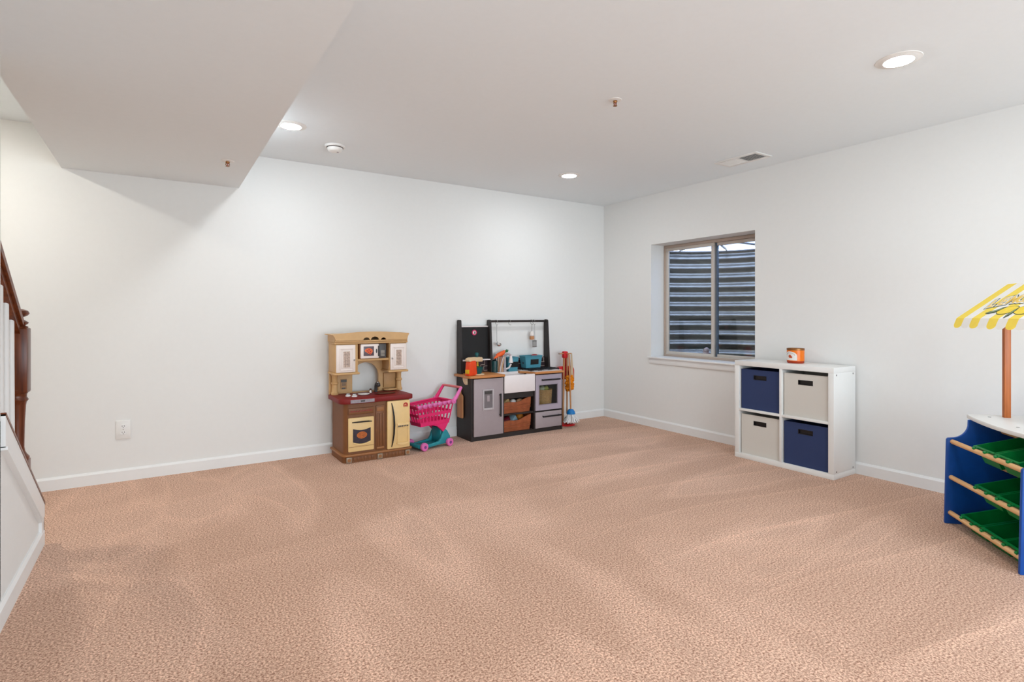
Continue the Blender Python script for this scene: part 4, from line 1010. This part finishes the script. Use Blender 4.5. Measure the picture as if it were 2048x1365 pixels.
# with that rotation local +y points to (-sin, cos) = front to back
SD = .40
prof = [(0.0,0),(.075,0),(.095,.012),(.13,.03),(.26,.03),(.30,.012),(.32,0),(SD,0),(SD,.568),(.115,.568)]
prof += [(.115-.012-.0*i, .568-.0*i) for i in range(0)] + arc(.035,.560,.078,0,-90,8)[1:] + [(.022,.482),(.022,.470)]
prof = [(0,0),(.075,0),(.095,.012),(.13,.03),(.26,.03),(.30,.012),(.32,0),(SD,0),(SD,.568),(.112,.568)] + arc(.032,.548,.080,0,-90,8)[1:] + [(.016,.466),(.010,.458)]
for x in (-.008, .600): MB().prism(prof, 'x', x, x+.016, .003).build('side_panel', 'standblue', ls)
MB().box(.008,.600,SD-.012,SD,.03,.56).build('back_panel', 'standblue', ls)
ct = [(-.07,SD+.02),(-.072,.16)] + [(-.072+.012,.135)] + [(-.06+.728*i/12, .132-.045*math.sin(math.pi*i/12)) for i in range(1,12)] + [(.668,.135),(.68,.16),(.678,SD+.02)]
ctp = MB().prism(ct, 'z', .568, .590, .004).build('counter', 'shelfwhite', ls)
for x, y in ((.02,.20),(.30,.17),(.58,.20)): MB().lathe([(.007,0),(.007,.0015)], (x,y,.590), 12).build('cap_plug', 'steelgrey', ctp)
for i, (y, z) in enumerate(((.020,.447),(.014,.253),(.010,.060))):
    MB().tube([(.004,y+.016,z),(.604,y+.016,z)], .0125, 12).build('front_rod', 'rod', ls)
    MB().tube([(-.0,y+.25,z+.066),(.61,y+.25,z+.066)], .0125, 12).build('rear_rod', 'rod', ls)
    MB().lathe([(.006,0),(.006,.004)], (.0125,y+.105,z-.035), 10, mtx=Matrix.Rotation(-math.pi/2,4,'Y')).build('bolt', 'steelgrey', ls)
for x in (.0, .585): MB().box(x-.002,x+.020,.268,.298,.588,1.248,.002).build('awning_post', 'post', ls)
# awning panel: stripes are strips of cloth side by side
AY0, AZ0, AY1, AZ1 = .085, 1.118, .325, 1.304
aw = MB().prism([(AY0,AZ0-.006),(AY1,AZ1-.006),(AY1,AZ1-.002),(AY0,AZ0-.002)], 'x', -.055, .678).build('awning', 'awnwhite', ls)
SWD = .0735
for i in range(10):
    x0 = -.056+SWD*i; x1 = x0+SWD; mt = 'awnyellow' if i % 2 == 0 else 'awnwhite'
    MB().prism([(AY0,AZ0-.001),(AY1,AZ1-.001),(AY1,AZ1+.001),(AY0,AZ0+.001)], 'x', x0, x1).build('stripe', mt, aw)
    # rounded valance tongue hanging from the front edge, leaning out
    out = [(x0,0),(x1,0)] + [(x1, -.030)] + [((x0+x1)/2+SWD/2*math.cos(a), -.030-.022*math.sin(a)) for a in [math.pi*j/8 for j in range(1,8)]] + [(x0,-.030)]
    m = MB(); 
    A = [m.bm.verts.new((px, AY0+.38*pz, AZ0+pz)) for px,pz in out]; Bq = [m.bm.verts.new((px, AY0+.38*pz+.002, AZ0+pz)) for px,pz in out]
    m.bm.faces.new(A); m.bm.faces.new(Bq[::-1]); n = len(A)
    for j in range(n): m.bm.faces.new((A[(j+1)%n],A[j],Bq[j],Bq[(j+1)%n]))
    bmesh.ops.recalc_face_normals(m.bm, faces=m.bm.faces[:]); m.build('valance_tongue', mt, aw)
# lettering lies flat on the awning
th = math.atan2(AZ1-AZ0, AY1-AY0)
def on_awning(u, v, lift): return Matrix.Translation((u, AY0, AZ0+.001)) @ Matrix.Rotation(th, 4, 'X') @ Matrix.Translation((0, v, lift))
word = 'LEMONADE'
for i, ch in enumerate(word):
    u = .085+.062*i; v = .118+.040*math.sin(math.pi*(i+.3)/7.6); rot = Matrix.Rotation(.30*math.cos(math.pi*(i+.3)/7.6), 4, 'Z')
    for off, lift, mt, nm in ((.0125,.0006,'ink','letter_outline'),(.0075,.0012,'awnwhite','letter_border'),(.0012,.0018,'inkyellow','letter')):
        me = text_mesh(ch, .098, .0002, off); MB().mesh(me, on_awning(u, v, lift) @ rot @ Matrix.Diagonal((.92,1,1,1))).build(nm, mt, aw); bpy.data.meshes.remove(me)
for u, sgn in ((.285,1),(.40,-1)):
    MB().prism(arc(0,0,.068,0,360,24,.034)[:-1], 'z', 0, .0004, mtx=on_awning(u,.066,.0012) @ Matrix.Rotation(.12*sgn,4,'Z')).build('lemon_outline', 'ink', aw)
    MB().prism(arc(0,0,.064,0,360,24,.031)[:-1], 'z', 0, .0004, mtx=on_awning(u,.066,.0018) @ Matrix.Rotation(.12*sgn,4,'Z')).build('lemon', 'lemon', aw)
for u, v, a in ((.185,.052,.25),(.21,.066,.7),(.50,.055,2.8),(.475,.070,2.3),(.343,.045,1.57)):
    MB().prism([(-.045,0),(-.02,.011),(.02,.011),(.045,0),(.02,-.011),(-.02,-.011)], 'z', 0, .0004, mtx=on_awning(u,v,.0022) @ Matrix.Rotation(a,4,'Z')).build('leaf', 'ink', aw)
    MB().prism([(-.034,0),(-.015,.006),(.015,.006),(.034,0),(.015,-.006),(-.015,-.006)], 'z', 0, .0004, mtx=on_awning(u,v,.0027) @ Matrix.Rotation(a,4,'Z')).build('leaf_highlight', mat('sage_ink', (140,158,120), .7), aw)
# green bins resting on the rods, sloping to the front
def green_bin():
    W, D, hh = .166, .268, .085
    m = MB()
    def R(w_, d0, d1, z, inset=0): return [m.bm.verts.new(p) for p in ((-w_/2,d0,z),(w_/2,d0,z),(w_/2,d1,z),(-w_/2,d1,z))]
    lo = R(W*.80, .022, D-.025, -hh); hi = R(W*.93, .008, D-.008, 0); rimo = R(W, 0, D, 0); rimt = R(W, 0, D, .005); rimi = R(W*.90, .012, D-.012, .005); li = R(W*.76, .028, D-.030, -hh+.004)
    m.bm.faces.new(lo[::-1]); m.bm.faces.new(li)
    for A, Bq in ((lo,hi),(hi,rimo),(rimo,rimt),(rimt,rimi),(rimi,li)):
        for i in range(4): m.bm.faces.new((A[i],A[(i+1)%4],Bq[(i+1)%4],Bq[i]))
    bmesh.ops.recalc_face_normals(m.bm, faces=m.bm.faces[:])
    return m.data('green_bin_tub', 'bingreen', 30)
tub = green_bin()
clipm = MB(); clipm.box(-.007,.007,-.022,.004,-.001,.004,.001); clipm.lathe([(.0085,0),(.0085,.006),(.005,.009),(0,.009)], (0,-.016,.002), 10)
clip = clipm.data('clip', 'bingreen')
Rz = Matrix.Rotation(ang, 4, 'Z'); base_ = Vector((-.598,-3.366,0))
rows = (('top', .020,.447,(.262,.437),('green plastic bin on the top rods beside the far side panel','green plastic bin on the top rods, second from the far side panel')),
        ('middle',.014,.253,(.285,.458),('green plastic bin on the middle rods beside the far side panel','green plastic bin on the middle rods, second from the far side panel')),
        ('bottom',.010,.060,(.170,.345,.514),('green plastic bin on the bottom rods beside the far side panel','green plastic bin on the bottom rods between two others','green plastic bin on the bottom rods beside the near side panel')))
for nm, y, z, us, labs in rows:
    for u, lab in zip(us, labs):
        b = thing('toy_bin', lab.replace('far side panel','blue side panel with the rounded foot') if False else lab, 'bin', base_+Rz @ Vector((u,y+.026,z+.0145)), 0, 'green bins on the lemonade stand')
        b.rotation_euler = (math.atan2(.066,.25), 0, 0); b.rotation_mode = 'XYZ'
        b.rotation_euler = (Rz.to_3x3() @ Matrix.Rotation(math.atan2(.066,.25), 3, 'X')).to_euler()
        o = bpy.data.objects.new('tub', tub); COL.objects.link(o); o.parent = b
        for x in (-.045,.045):
            q = bpy.data.objects.new('clip', clip); COL.objects.link(q); q.parent = b; q.location = (x,0,0)
print('objects', len(bpy.data.objects))
